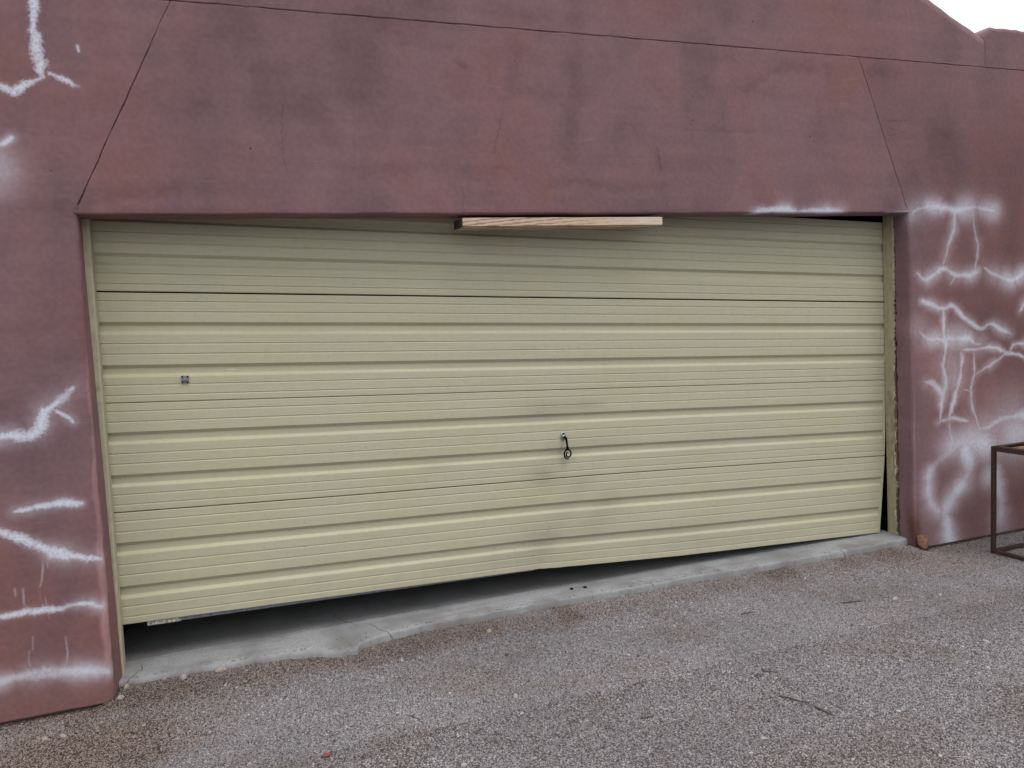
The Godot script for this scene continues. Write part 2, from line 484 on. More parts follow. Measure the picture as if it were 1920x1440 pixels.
func _stucco_material() -> StandardMaterial3D:
	core_mask.resize(TW * TH); mist_mask.resize(TW * TH); crack_mask.resize(TW * TH); smear_mask.resize(TW * TH)
	_paint_marks()
	for i in 150:                    # faint pale scratches of the trowel
		var q := Vector2(rng.randf_range(-1.2, 5.6), rng.randf_range(0.4, 3.8))
		var dir := Vector2.from_angle(rng.randf_range(-0.25, 0.25) if i % 3 else rng.randf() * TAU)
		var bend := rng.randf_range(-0.004, 0.004)
		var faint := rng.randf_range(0.06, 0.30)
		var n := int(rng.randf_range(8, 60))
		for k in n:
			q += dir / PPM
			dir = dir.rotated(bend)
			var px := int((q.x - TX0) * PPM)
			var py := int((TY1 - q.y) * PPM)
			if px > 0 and py > 0 and px < TW and py < TH and crack_mask[py * TW + px] == 0.0:
				crack_mask[py * TW + px] = -faint * sin(PI * k / n)
	for i in 14:
		var q := Vector2(rng.randf_range(-0.9, 4.3), rng.randf_range(2.3, 3.6))
		var k0 := int((TY1 - q.y) * PPM) * TW + int((q.x - TX0) * PPM)
		for o in ([0] if i % 3 else [0, 1, TW]):
			crack_mask[k0 + o] = 1.2
	var big := _noise_bytes(TW, TH, 5, 0.0030, 4, FastNoiseLite.TYPE_SIMPLEX_SMOOTH, 60.0)
	var mid := _noise_bytes(TW, TH, 6, 0.010, 4, FastNoiseLite.TYPE_SIMPLEX_SMOOTH, 40.0)
	var run := _stretched(TW, TH, 512, 64, 7, 0.03)
	var fine := _noise_bytes(TW, TH, 8, 0.11, 3)
	var trowel := _stretched(TW, TH, 128, 1024, 9, 0.035)
	var alb := PackedByteArray(); alb.resize(TW * TH * 3)
	var hgt := PackedByteArray(); hgt.resize(TW * TH)
	var plum := _srgb8(Color(0.205, 0.121, 0.140))
	var brick := _srgb8(Color(0.203, 0.099, 0.098))
	var deep := _srgb8(Color(0.124, 0.065, 0.070))
	var white := _srgb8(Color(0.62, 0.67, 0.80))
	for y in TH:
		var yy := TY1 - y / PPM
		for x in TW:
			var k := y * TW + x
			var xx := TX0 + x / PPM
			var b := big[k] / 255.0
			var m := mid[k] / 255.0
			var s := run[k] / 255.0
			var f := fine[k] / 255.0
			var tr := trowel[k] / 255.0
			# the two coats of wash: plum above, redder where it has weathered through at the piers
			var pier := clampf((1.75 - yy) * 0.5, 0.0, 0.62) if xx < 0.6 else clampf((3.1 - yy) * 0.55, 0.0, 0.75) * smoothstep(4.0, 5.0, xx)
			var red := clampf(0.10 + pier + (b - 0.5) * 1.3 + (m - 0.5) * 0.6 + (s - 0.5) * 0.5, 0.0, 1.0)
			var c := plum.lerp(brick, red)
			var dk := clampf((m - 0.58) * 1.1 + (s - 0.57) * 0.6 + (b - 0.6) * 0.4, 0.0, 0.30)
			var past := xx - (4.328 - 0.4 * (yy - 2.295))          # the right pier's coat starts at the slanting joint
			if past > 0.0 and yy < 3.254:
				dk += (0.14 + 0.30 * smoothstep(0.0, 0.7, past)) * smoothstep(3.26, 2.5, yy) + 0.05  # redder coat, also darkened right and down to paint in light fall-off
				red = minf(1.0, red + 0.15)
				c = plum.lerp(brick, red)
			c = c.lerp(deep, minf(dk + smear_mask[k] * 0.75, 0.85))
			var v := 1.0 + (f - 0.5) * 0.09 + (tr - 0.5) * 0.06 + (m - 0.5) * 0.15 + (s - 0.5) * 0.13 + (b - 0.5) * 0.10
			# scuffed pale arris of the left pier
			if xx > -0.68 and xx < -0.52 and yy < 2.0:
				var e := -0.583 + 0.0139 * yy
				var w := 0.016 + 0.020 * smoothstep(1.4, 0.6, yy)
				var ed := smoothstep(w, w * 0.3, absf(xx - e + (m - 0.5) * 0.03)) * smoothstep(1.9, 1.2, yy) * smoothstep(0.06, 0.25, yy)
				c = c.lerp(Color(0.66, 0.52, 0.53), ed * 0.62)
			if xx > 4.335 and xx < 4.40 and yy < 1.5:
				var ed2 := smoothstep(0.014, 0.003, absf(xx - 4.356 + (m - 0.5) * 0.01)) * smoothstep(1.4, 0.7, yy)
				c = c.lerp(Color(0.62, 0.48, 0.50), ed2 * 0.55)
			# rust run above the pipe
			if xx > 4.25 and xx < 4.42 and yy < 0.42:
				c = c.lerp(Color(0.30, 0.16, 0.12), smoothstep(0.40, 0.10, yy) * smoothstep(0.075, 0.01, absf(xx - 4.335 + (m - 0.5) * 0.06)) * 0.7)
			# dust thrown up from the ground
			var mud := smoothstep(0.22, 0.0, yy + (m - 0.5) * 0.2) * 0.35
			c = c.lerp(Color(0.50, 0.40, 0.38), mud * f)
			var ck := crack_mask[k]
			if ck != 0.0:
				v *= 1.0 - 0.45 * ck
			# pits and dark specks
			if f > 0.90 and m > 0.55:
				v *= 0.86
			c = Color(c.r * v, c.g * v, c.b * v)
			var mi := mist_mask[k]
			if mi > 0.003:
				c = c.lerp(white, clampf(mi * (0.9 + 0.2 * f), 0.0, 0.9))
			var co := core_mask[k]
			if co > 0.003:
				c = c.lerp(white, clampf(co, 0.0, 1.0))
			alb[k * 3] = clampi(int(c.r * 255), 0, 255)
			alb[k * 3 + 1] = clampi(int(c.g * 255), 0, 255)
			alb[k * 3 + 2] = clampi(int(c.b * 255), 0, 255)
			hgt[k] = clampi(int(100 + (m - 0.5) * 60 + (tr - 0.5) * 14 + (f - 0.5) * 5 + (b - 0.5) * 70 + co * 8 - ck * 60), 0, 255)
	var mat := StandardMaterial3D.new()
	mat.albedo_texture = _tex(TW, TH, alb, Image.FORMAT_RGB8)
	mat.roughness = 0.82
	mat.metallic_specular = 0.35
	mat.heightmap_enabled = true
	mat.heightmap_scale = 1.3
	mat.heightmap_texture = _tex(TW, TH, hgt, Image.FORMAT_L8)
	core_mask.clear(); smear_mask.clear(); mist_mask.clear(); crack_mask.clear()
	return mat


func _door_material() -> StandardMaterial3D:
	var w := 2048
	var h := 1024
	var big := _noise_bytes(w, h, 31, 0.004, 4)
	var streak := _stretched(w, h, 96, 1024, 32, 0.05)
	var spots := _noise_bytes(w, h, 33, 0.05, 4)
	var drip := _stretched(w, h, 1024, 48, 34, 0.06)
	var alb := PackedByteArray(); alb.resize(w * h * 3)
	var rgh := PackedByteArray(); rgh.resize(w * h)
	var cream := _srgb8(Color(0.472, 0.453, 0.322))
	var chalk := _srgb8(Color(0.478, 0.460, 0.358))
	var soot := _srgb8(Color(0.250, 0.235, 0.190))
	# hand marks round the lock, in metres from the door's left end and top
	var marks := [[2.37, 1.20, 0.16, 0.055, 0.75], [2.62, 1.19, 0.14, 0.05, 0.7], [2.30, 1.26, 0.2, 0.04, 0.35], [2.33, 1.60, 0.10, 0.07, 0.8], [2.42, 1.46, 0.10, 0.08, 0.5], [2.70, 1.42, 0.22, 0.05, 0.4], [2.55, 1.66, 0.20, 0.06, 0.4],
		[2.30, 1.98, 0.16, 0.12, 0.7], [2.55, 1.9, 0.25, 0.16, 0.5], [2.75, 1.80, 0.12, 0.10, 0.4], [1.70, 1.50, 0.12, 0.03, 0.4], [3.4, 1.5, 0.3, 0.06, 0.2], [3.2, 2.02, 0.4, 0.08, 0.35], [2.1, 2.08, 0.3, 0.05, 0.4], [0.9, 1.25, 0.12, 0.04, 0.2], [3.6, 2.1, 0.5, 0.05, 0.3]]
	var hand := PackedFloat32Array(); hand.resize(w * h)
	for m in marks:
		for y in range(maxi(0, int((m[1] - 1.7 * m[3]) / 2.2 * h)), mini(h, int((m[1] + 1.7 * m[3]) / 2.2 * h))):
			for x in range(maxi(0, int((m[0] - 1.7 * m[2]) / 4.9 * w)), mini(w, int((m[0] + 1.7 * m[2]) / 4.9 * w))):
				var ex: float = (x * 4.9 / w - m[0]) / m[2]
				var ey: float = (y * 2.2 / h - m[1]) / m[3]
				hand[y * w + x] += m[4] * exp(-(ex * ex + ey * ey) * 1.3)
	for y in h:
		var dy := y * 2.2 / h
		for x in w:
			var k := y * w + x
			var dx := x * 4.9 / w
			var b := big[k] / 255.0
			var s := streak[k] / 255.0
			var p := spots[k] / 255.0
			var d := drip[k] / 255.0
			var c := cream.lerp(chalk, clampf(0.25 + (b - 0.5) * 1.2 + (d - 0.5) * 0.15 + 0.35 * smoothstep(0.3, 2.2, dx), 0.0, 1.0))
			var v := 1.0 + (s - 0.5) * 0.035 + (p - 0.5) * 0.035 + (d - 0.5) * 0.015
			var dirt := clampf((p - 0.66) * 1.2, 0.0, 0.2) * smoothstep(0.45, 0.7, b)
			dirt += 0.16 * smoothstep(1.85, 2.2, dy) * d + clampf((d - 0.62) * 1.0, 0.0, 0.04) * s
			var e := hand[k]
			if e > 0.0:
				dirt += e * (0.45 + 0.6 * smoothstep(0.3, 0.75, p * 0.35 + s * 0.65)) * 0.6
			c = c.lerp(soot, clampf(dirt, 0.0, 0.7))
			if p > 0.93:
				c = c.lerp(Color(0.75, 0.74, 0.70), 0.35)
			if dx > 0.63 and dx < 0.71 and absf(dy - 0.937) < 0.004 - 0.1 * absf(dx - 0.67) * 0.9:
				c = c.lerp(Color(0.85, 0.85, 0.80), 0.6)  # pale scrape with the highlight of the bevel painted in
			alb[k * 3] = clampi(int(c.r * v * 255), 0, 255)
			alb[k * 3 + 1] = clampi(int(c.g * v * 255), 0, 255)
			alb[k * 3 + 2] = clampi(int(c.b * v * 255), 0, 255)
			rgh[k] = clampi(int(255 * (0.46 + 0.25 * (p - 0.5) + 0.2 * (b - 0.5) + 0.4 * dirt)), 0, 255)
	var mat := StandardMaterial3D.new()
	mat.albedo_texture = _tex(w, h, alb, Image.FORMAT_RGB8)
	mat.roughness_texture = _tex(w, h, rgh, Image.FORMAT_L8)
	mat.roughness = 1.0
	mat.metallic_specular = 0.4
	return mat


func _ramp_material(sd: int, freq: float, stops: Array, rough: float, scale: float, bump := 0.0, world := true) -> StandardMaterial3D:
	var n := FastNoiseLite.new()
	n.seed = sd; n.frequency = freq; n.fractal_octaves = 5
	var g := Gradient.new()
	var offs := PackedFloat32Array()
	var cols := PackedColorArray()
	for s in stops:
		offs.append(s[0]); cols.append(_srgb8(s[1]))
	g.offsets = offs; g.colors = cols
	var im := n.get_seamless_image(512, 512)
	var src := im.get_data()
	var data := PackedByteArray(); data.resize(512 * 512 * 3)
	for k in 512 * 512:
		var c := g.sample(src[k] / 255.0)
		data[k * 3] = int(c.r * 255); data[k * 3 + 1] = int(c.g * 255); data[k * 3 + 2] = int(c.b * 255)
	var m := StandardMaterial3D.new()
	m.albedo_texture = _tex(512, 512, data, Image.FORMAT_RGB8)
	m.roughness = rough
	m.uv1_triplanar = true
	m.uv1_world_triplanar = world
	m.uv1_scale = Vector3.ONE * scale
	if bump > 0.0:
		m.heightmap_enabled = true
		m.heightmap_scale = bump
		m.heightmap_texture = _tex(512, 512, src, Image.FORMAT_L8)
	return m


func _slab_material() -> StandardMaterial3D:
	# u: 5.2 m along from x = -0.7; v: along the section, 0.9 m; repeats beyond
	var w := 2048
	var h := 360
	var big := _noise_bytes(w, h, 51, 0.008, 4)
	var fine := _noise_bytes(w, h, 52, 0.16, 4)
	var pit := _noise_bytes(w, h, 53, 0.06, 3)
	var smear := _stretched(w, h, 256, 360, 54, 0.03)
	var alb := PackedByteArray(); alb.resize(w * h * 3)
	var hgt := PackedByteArray(); hgt.resize(w * h)
	var cr := PackedFloat32Array(); cr.resize(w * h)
	var lines := [[-0.52, 0.05, -0.47, 0.22, 0.9], [0.76, 0.03, 0.66, 0.24, 0.8], [0.60, 0.24, 0.50, 0.42, 0.7], [0.50, 0.42, 0.52, 0.47, 0.6], [2.36, 0.05, 2.28, 0.22, 0.9], [3.80, 0.02, 3.76, 0.11, 1.0], [1.95, 0.03, 1.97, 0.16, 0.4], [-0.5, 0.28, 0.15, 0.27, 0.5], [0.15, 0.27, 0.6, 0.31, 0.7], [0.6, 0.31, 1.7, 0.31, 0.6], [1.7, 0.31, 3.0, 0.28, 0.4]]
	for l in lines:
		var n := int(Vector2(l[0], l[1]).distance_to(Vector2(l[2], l[3])) * 900)
		for i in n:
			var t := float(i) / n
			var x: float = lerpf(l[0], l[2], t)
			var y: float = lerpf(l[1], l[3], t)
			x += wob.get_noise_2d(x * 11, y * 11) * 0.02
			y += wob.get_noise_2d(x * 11 + 40, y * 11) * 0.012
			var px := int((x + 0.7) / 5.2 * w)
			var py := int(y / 0.9 * h)
			if px > 1 and px < w - 2 and py > 1 and py < h - 2:
				cr[py * w + px] = l[4]
	var pale := _srgb8(Color(0.315, 0.325, 0.35))
	var grey := _srgb8(Color(0.205, 0.21, 0.228))
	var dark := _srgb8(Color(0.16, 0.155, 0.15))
	for y in h:
		for x in w:
			var k := y * w + x
			var b := big[k] / 255.0
			var f := fine[k] / 255.0
			var p := pit[k] / 255.0
			var s := smear[k] / 255.0
			var v := y * 0.9 / h
			var c := pale.lerp(grey, clampf(0.3 + (b - 0.5) * 1.5 + (s - 0.5) * 0.35 + (f - 0.5) * 0.5, 0.0, 1.0))
			c = c.lerp(dark, clampf((p - 0.68) * 3.0, 0.0, 0.6) * f)
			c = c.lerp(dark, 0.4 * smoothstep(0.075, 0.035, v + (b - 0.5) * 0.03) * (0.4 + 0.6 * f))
			c = c.lerp(dark, 0.45 * smoothstep(0.285, 0.31, v + (b - 0.5) * 0.03))  # darker pour past the joint, deepened to paint in shade under the door
			c = c.lerp(Color(0.40, 0.34, 0.31), 0.32 * smoothstep(0.45, 0.8, b * 0.5 + f * 0.5) * smoothstep(0.26, 0.06, v))
			c = c.lerp(dark, clampf((s - 0.6) * 0.9, 0.0, 0.15))
			c = c.lerp(Color(0.12, 0.11, 0.11), cr[k] * 0.85)
			var q := 0.88 + f * 0.24
			alb[k * 3] = clampi(int(c.r * q * 255), 0, 255)
			alb[k * 3 + 1] = clampi(int(c.g * q * 255), 0, 255)
			alb[k * 3 + 2] = clampi(int(c.b * q * 255), 0, 255)
			hgt[k] = clampi(int(130 + (f - 0.5) * 60 + (b - 0.5) * 50 - cr[k] * 110 - clampf((p - 0.72) * 3.0, 0.0, 1.0) * 80), 0, 255)
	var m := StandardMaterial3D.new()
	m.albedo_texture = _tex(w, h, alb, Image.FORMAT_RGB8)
	m.roughness = 0.9
	m.heightmap_enabled = true
	m.heightmap_scale = 0.7
	m.heightmap_texture = _tex(w, h, hgt, Image.FORMAT_L8)
	return m


func _ground_material() -> StandardMaterial3D:
	var n := 1024
	var cell := FastNoiseLite.new()
	cell.seed = 61; cell.noise_type = FastNoiseLite.TYPE_CELLULAR; cell.frequency = 0.11
	cell.cellular_return_type = FastNoiseLite.RETURN_CELL_VALUE
	cell.fractal_type = FastNoiseLite.FRACTAL_NONE
	var cv := cell.get_seamless_image(n, n, false, false, 0.08).get_data()
	cell.cellular_return_type = FastNoiseLite.RETURN_DISTANCE
	var cd := cell.get_seamless_image(n, n, false, false, 0.08).get_data()
	var big := _noise_bytes(n, n, 62, 0.012, 5, FastNoiseLite.TYPE_SIMPLEX_SMOOTH, 0.0, true)
	var alb := PackedByteArray(); alb.resize(n * n * 3)
	var hgt := PackedByteArray(); hgt.resize(n * n)
	for k in n * n:
		var v := cv[k] / 255.0
		var d := cd[k] / 255.0
		var b := big[k] / 255.0
		var l := (0.30 + 0.34 * v * v) * (1.0 - 0.55 * d) * (0.85 + 0.3 * b)
		alb[k * 3] = clampi(int(l * 1.02 * 255 * 1.25), 0, 255)
		alb[k * 3 + 1] = clampi(int(l * 0.95 * 255 * 1.25), 0, 255)
		alb[k * 3 + 2] = clampi(int(l * 0.93 * 255 * 1.25), 0, 255)
		hgt[k] = clampi(int(200 - 150 * d + 40 * (v - 0.5)), 0, 255)
	var m := StandardMaterial3D.new()
	m.albedo_texture = _tex(n, n, alb, Image.FORMAT_RGB8)
	m.vertex_color_use_as_albedo = true
	m.roughness = 0.95
	m.heightmap_enabled = true
	m.heightmap_scale = 0.5
	m.heightmap_texture = _tex(n, n, hgt, Image.FORMAT_L8)
	return m


func _plain(c: Color, rough := 0.8, metal := 0.0) -> StandardMaterial3D:
	var m := StandardMaterial3D.new()
	m.albedo_color = c.linear_to_srgb()
	m.roughness = rough
	m.metallic = metal
	return m


func _wood_material() -> StandardMaterial3D:
	# sawn pine: flame grain that runs out along the face
	var w := 1024
	var h := 128
	var a := _noise_bytes(w, h, 71, 0.02, 3)
	var fib := _stretched(w, h, 64, 128, 72, 0.12)
	var alb := PackedByteArray(); alb.resize(w * h * 3)
	for y in h:
		for x in w:
			var k := y * w + x
			var u := x / 1024.0
			var ring := y / 128.0 * 2.6 + u * 8.0 * (1.0 - 0.35 * u) + (a[k] / 255.0 - 0.5) * 0.45
			var g := pow(0.5 + 0.5 * sin(ring * TAU * 0.9), 2.5)
			var dark := g * smoothstep(0.95, 0.35, u + (a[k] / 255.0 - 0.5) * 0.3) * (0.55 + 0.45 * fib[k] / 255.0)
			var c := Color(0.80, 0.71, 0.62).lerp(Color(0.36, 0.28, 0.24), dark * 0.7)
			c = c.lerp(Color(0.82, 0.77, 0.73), 0.6 * smoothstep(0.55, 1.0, u))
			var v := 0.9 + 0.2 * fib[k] / 255.0
			alb[k * 3] = clampi(int(c.r * v * 255), 0, 255)
			alb[k * 3 + 1] = clampi(int(c.g * v * 255), 0, 255)
			alb[k * 3 + 2] = clampi(int(c.b * v * 255), 0, 255)
	var m := StandardMaterial3D.new()
	m.albedo_texture = _tex(w, h, alb, Image.FORMAT_RGB8)
	m.roughness = 0.75
	return m


# old cream paint on timber, flaked off in a ragged strip along the outer edge; u across the board (0 outer edge), v down
func _worn_jamb_material() -> StandardMaterial3D:
	var w := 128
	var h := 1024
	var big := _noise_bytes(w, h, 101, 0.02, 4)
	var fine := _noise_bytes(w, h, 102, 0.09, 4)
	var grain := _stretched(w, h, 128, 32, 103, 0.09)
	var edge := _noise_bytes(8, h, 104, 0.025, 5)
	var alb := PackedByteArray(); alb.resize(w * h * 3)
	var hgt := PackedByteArray(); hgt.resize(w * h)
	for y in h:
		var low := smoothstep(0.05, 0.75, y / 1024.0)
		for x in w:
			var k := y * w + x
			var u := x / 128.0
			var b := big[k] / 255.0
			var f := fine[k] / 255.0
			var g := grain[k] / 255.0
			var c := _srgb8(Color(0.40, 0.36, 0.25)).lerp(_srgb8(Color(0.32, 0.28, 0.19)), clampf(b * 1.4 - 0.4 + (g - 0.5) * 0.5, 0.0, 1.0))
			c = c.lerp(Color(0.40, 0.34, 0.24), 0.35 * low * f)
			var reach := 0.03 + 0.17 * low * (edge[y * 8 + 3] / 255.0) + (f - 0.5) * 0.10
			var bare := smoothstep(reach + 0.02, reach - 0.02, u)
			var chip := smoothstep(0.80, 0.84, f * 0.55 + b * 0.45 + 0.10 * low * smoothstep(0.75, 0.0, u))
			var off := maxf(bare, chip)
			var wood := Color(0.42, 0.33, 0.27).lerp(Color(0.17, 0.12, 0.10), clampf(g * 1.5 - 0.25, 0.0, 1.0))
			c = c.lerp(wood, off)
			if absf(u - reach) < 0.025:
				c = c.lerp(Color(0.74, 0.68, 0.58), 0.5 * f)          # lifted rim of the paint
			if y > 560 and y < 800:
				c = c.lerp(Color(0.20, 0.18, 0.16), 0.55 * smoothstep(0.60, 0.72, g) * smoothstep(0.5, 0.6, b + 0.1))
			alb[k * 3] = int(c.r * 255); alb[k * 3 + 1] = int(c.g * 255); alb[k * 3 + 2] = int(c.b * 255)
			hgt[k] = clampi(int(170 - off * 110 + (g - 0.5) * 40 * off), 0, 255)
	var m := StandardMaterial3D.new()
	m.albedo_texture = _tex(w, h, alb, Image.FORMAT_RGB8)
	m.roughness = 0.75
	m.heightmap_enabled = true
	m.heightmap_scale = 0.25
	m.heightmap_texture = _tex(w, h, hgt, Image.FORMAT_L8)
	return m


func _materials() -> void:
	M.stucco = _stucco_material()
	M.door = _door_material()
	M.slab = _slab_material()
	M.ground = _ground_material()
	M.wood = _wood_material()
	M.dark_wood = _plain(Color(0.04, 0.03, 0.025), 0.9)
	M.core = _ramp_material(81, 0.02, [[0.0, Color(0.10, 0.07, 0.07)], [1.0, Color(0.17, 0.12, 0.12)]], 0.95, 0.8)
	M.inside = _ramp_material(82, 0.02, [[0.0, Color(0.05, 0.05, 0.05)], [1.0, Color(0.09, 0.09, 0.085)]], 0.95, 0.8)
	M.bead = _ramp_material(83, 0.05, [[0.0, Color(0.16, 0.09, 0.10)], [0.5, Color(0.26, 0.17, 0.18)], [1.0, Color(0.46, 0.36, 0.36)]], 0.6, 3.0)
	M.jamb = _ramp_material(84, 0.012, [[0.0, Color(0.38, 0.345, 0.25)], [0.62, Color(0.45, 0.42, 0.31)], [1.0, Color(0.34, 0.305, 0.22)]], 0.6, 1.3, 0.15)
	M.jamb_worn = _worn_jamb_material()
	M.flake = _plain(Color(0.52, 0.46, 0.36), 0.7)
	M.steel = _plain(Color(0.45, 0.45, 0.50), 0.32, 0.9)
	M.dull_steel = _ramp_material(86, 0.03, [[0.0, Color(0.12, 0.12, 0.15)], [1.0, Color(0.34, 0.34, 0.40)]], 0.45, 6.0)
	M.black = _plain(Color(0.008, 0.007, 0.007), 0.85)
	M.black.metallic_specular = 0.2
	M.rust = _ramp_material(87, 0.03, [[0.0, Color(0.018, 0.008, 0.008)], [0.55, Color(0.040, 0.016, 0.014)], [1.0, Color(0.095, 0.038, 0.024)]], 0.85, 3.0, 0.1)
	M.rust_plate = _ramp_material(88, 0.02, [[0.0, Color(0.07, 0.035, 0.025)], [0.5, Color(0.20, 0.10, 0.05)], [1.0, Color(0.34, 0.19, 0.10)]], 0.85, 2.0, 0.1)
	M.copper = _ramp_material(89, 0.02, [[0.0, Color(0.10, 0.045, 0.03)], [0.5, Color(0.20, 0.095, 0.06)], [1.0, Color(0.36, 0.20, 0.14)]], 0.7, 2.2, 0.05)
	M.seal = _ramp_material(90, 0.02, [[0.0, Color(0.12, 0.12, 0.15)], [1.0, Color(0.24, 0.24, 0.28)]], 0.6, 3.0)
	M.seal_end = _ramp_material(91, 0.03, [[0.0, Color(0.10, 0.10, 0.10)], [0.4, Color(0.30, 0.29, 0.27)], [0.7, Color(0.66, 0.64, 0.58)], [1.0, Color(0.75, 0.73, 0.68)]], 0.7, 4.0)
	M.stone = _ramp_material(92, 0.03, [[0.0, Color(0.22, 0.18, 0.16)], [1.0, Color(0.46, 0.40, 0.37)]], 0.9, 6.0, 0.2)
	M.stone_dark = _ramp_material(93, 0.03, [[0.0, Color(0.03, 0.03, 0.03)], [1.0, Color(0.09, 0.08, 0.08)]], 0.8, 6.0)
	M.stone_white = _ramp_material(94, 0.03, [[0.0, Color(0.28, 0.265, 0.25)], [1.0, Color(0.46, 0.44, 0.42)]], 0.8, 6.0)
	M.twig = _ramp_material(95, 0.03, [[0.0, Color(0.05, 0.04, 0.035)], [1.0, Color(0.15, 0.115, 0.095)]], 0.9, 8.0)
	M.leaf = _plain(Color(0.22, 0.045, 0.045), 0.7)


# ------------------------------------------------------------------ ground
const EDGE := [[-1.0, -0.075], [-0.53, -0.075], [-0.19, -0.064], [0.16, -0.055], [0.33, -0.03], [0.40, 0.005], [0.47, 0.030], [0.50, 0.022], [0.555, 0.034], [0.59, -0.012], [0.66, -0.05], [0.77, -0.067], [0.95, -0.094], [1.26, -0.088], [1.59, -0.102], [1.92, -0.09], [2.27, -0.08], [2.65, -0.085], [3.02, -0.06], [3.43, -0.052], [3.86, -0.045], [4.2, -0.05], [4.34, -0.062], [6.0, -0.062]]


func _soil(x: float, z: float) -> float:
	var n := wob.get_noise_2d(x * 0.7, z * 0.9)
	var s := smoothstep(0.10, 0.45, n) * 0.28
	s += smoothstep(0.16, 0.02, z - 0.03 + n * 0.12) * (0.75 if x < 1.3 else 0.40 + 0.6 * smoothstep(0.0, 0.35, wob.get_noise_2d(x * 1.7, 55)))
	s += smoothstep(0.75, 0.1, Vector2(x + 0.75, (z - 0.45) * 1.2).length() + n * 0.35) * 1.0
	s += smoothstep(0.6, 0.1, Vector2(x - 2.1, (z - 1.9) * 1.5).length() + n * 0.3) * 0.35
	s += smoothstep(0.7, 0.1, Vector2((x - 4.5) * 0.7, (z - 0.25) * 1.7).length() + n * 0.3) * 0.5
	return clampf(s, 0.0, 1.0)


func _gy(x: float, z: float) -> float:
	var y := wob.get_noise_2d(x * 0.9, z * 0.9) * 0.010 + lump.get_noise_2d(x * 1.3, z * 1.3) * 0.004
	var inside := smoothstep(-0.66, -0.54, x) * smoothstep(4.42, 4.32, x)
	y *= smoothstep(-0.05, 0.25, z) * 0.8 + 0.2
	y += inside * 0.034 * smoothstep(0.26, -0.02, z)
	y += inside * 0.016 * smoothstep(0.6, -0.4, x) * smoothstep(0.1, -0.05, z)
	return y


func _ground() -> void:
	var st := _new()
	st.set_smooth_group(0)
	var x0 := -3.0
	var z0 := -0.4
	var nx := 280
	var nz := 130
	var d := 0.04
	var hs := []
	var cs := []
	for j in nz + 1:
		var row := PackedFloat32Array()
		var crow := PackedColorArray()
		for i in nx + 1:
			var x := x0 + i * d
			var z := z0 + j * d
			row.append(_gy(x, z) if i > 0 and j > 0 and i < nx and j < nz else 0.0)
			crow.append(_ground_tone(x, z))
		hs.append(row); cs.append(crow)
	for j in nz:
		for i in nx:
			for e in [[0, 0], [1, 0], [1, 1], [0, 0], [1, 1], [0, 1]]:
				var x: float = x0 + (i + e[0]) * d
				var z: float = z0 + (j + e[1]) * d
				st.set_color(cs[j + e[1]][i + e[0]])
				st.set_uv(Vector2(x, z) / 0.9)
				st.add_vertex(Vector3(x, hs[j + e[1]][i + e[0]], z))
	var x1 := x0 + nx * d
	var z1 := z0 + nz * d
	var far := 320.0
	for r in [[-far, -far, far, z0], [-far, z1, far, far], [-far, z0, x0, z1], [x1, z0, far, z1]]:
		st.set_color(Color(0.70, 0.69, 0.73))
		for p in [[0, 1], [2, 1], [2, 3], [0, 1], [2, 3], [0, 3]]:
			st.set_uv(Vector2(r[p[0]], r[p[1]]) / 0.9)
			st.add_vertex(Vector3(r[p[0]], 0, r[p[1]]))
	var o := _put("ground", st, M.ground)
	o.set_meta("kind", "structure")
	o.set_meta("label", "packed gravel yard of grey brown grit before the garage")


func _ground_tone(x: float, z: float) -> Color:
	return Color(0.70, 0.69, 0.73).lerp(Color(0.42, 0.33, 0.285), _soil(x, z))


func _icosa(st: SurfaceTool, r: RandomNumberGenerator, squash: float, rough: float, smooth := false) -> void:
	var t := (1.0 + sqrt(5.0)) / 2.0
	var v: Array[Vector3] = []
	for p in [[-1, t, 0], [1, t, 0], [-1, -t, 0], [1, -t, 0], [0, -1, t], [0, 1, t], [0, -1, -t], [0, 1, -t], [t, 0, -1], [t, 0, 1], [-t, 0, -1], [-t, 0, 1]]:
		var q := Vector3(p[0], p[1], p[2]).normalized() * (1.0 + r.randf_range(-rough, rough))
		v.append(Vector3(q.x, q.y * squash, q.z))
	st.set_smooth_group(0 if smooth else 0xFFFFFFFF)
	for f in [[0, 11, 5], [0, 5, 1], [0, 1, 7], [0, 7, 10], [0, 10, 11], [1, 5, 9], [5, 11, 4], [11, 10, 2], [10, 7, 6], [7, 1, 8], [3, 9, 4], [3, 4, 2], [3, 2, 6], [3, 6, 8], [3, 8, 9], [4, 9, 5], [2, 4, 11], [6, 2, 10], [8, 6, 7], [9, 8, 1]]:
		_tri(st, v[f[0]], v[f[1]], v[f[2]], v[f[0]] + v[f[1]] + v[f[2]])


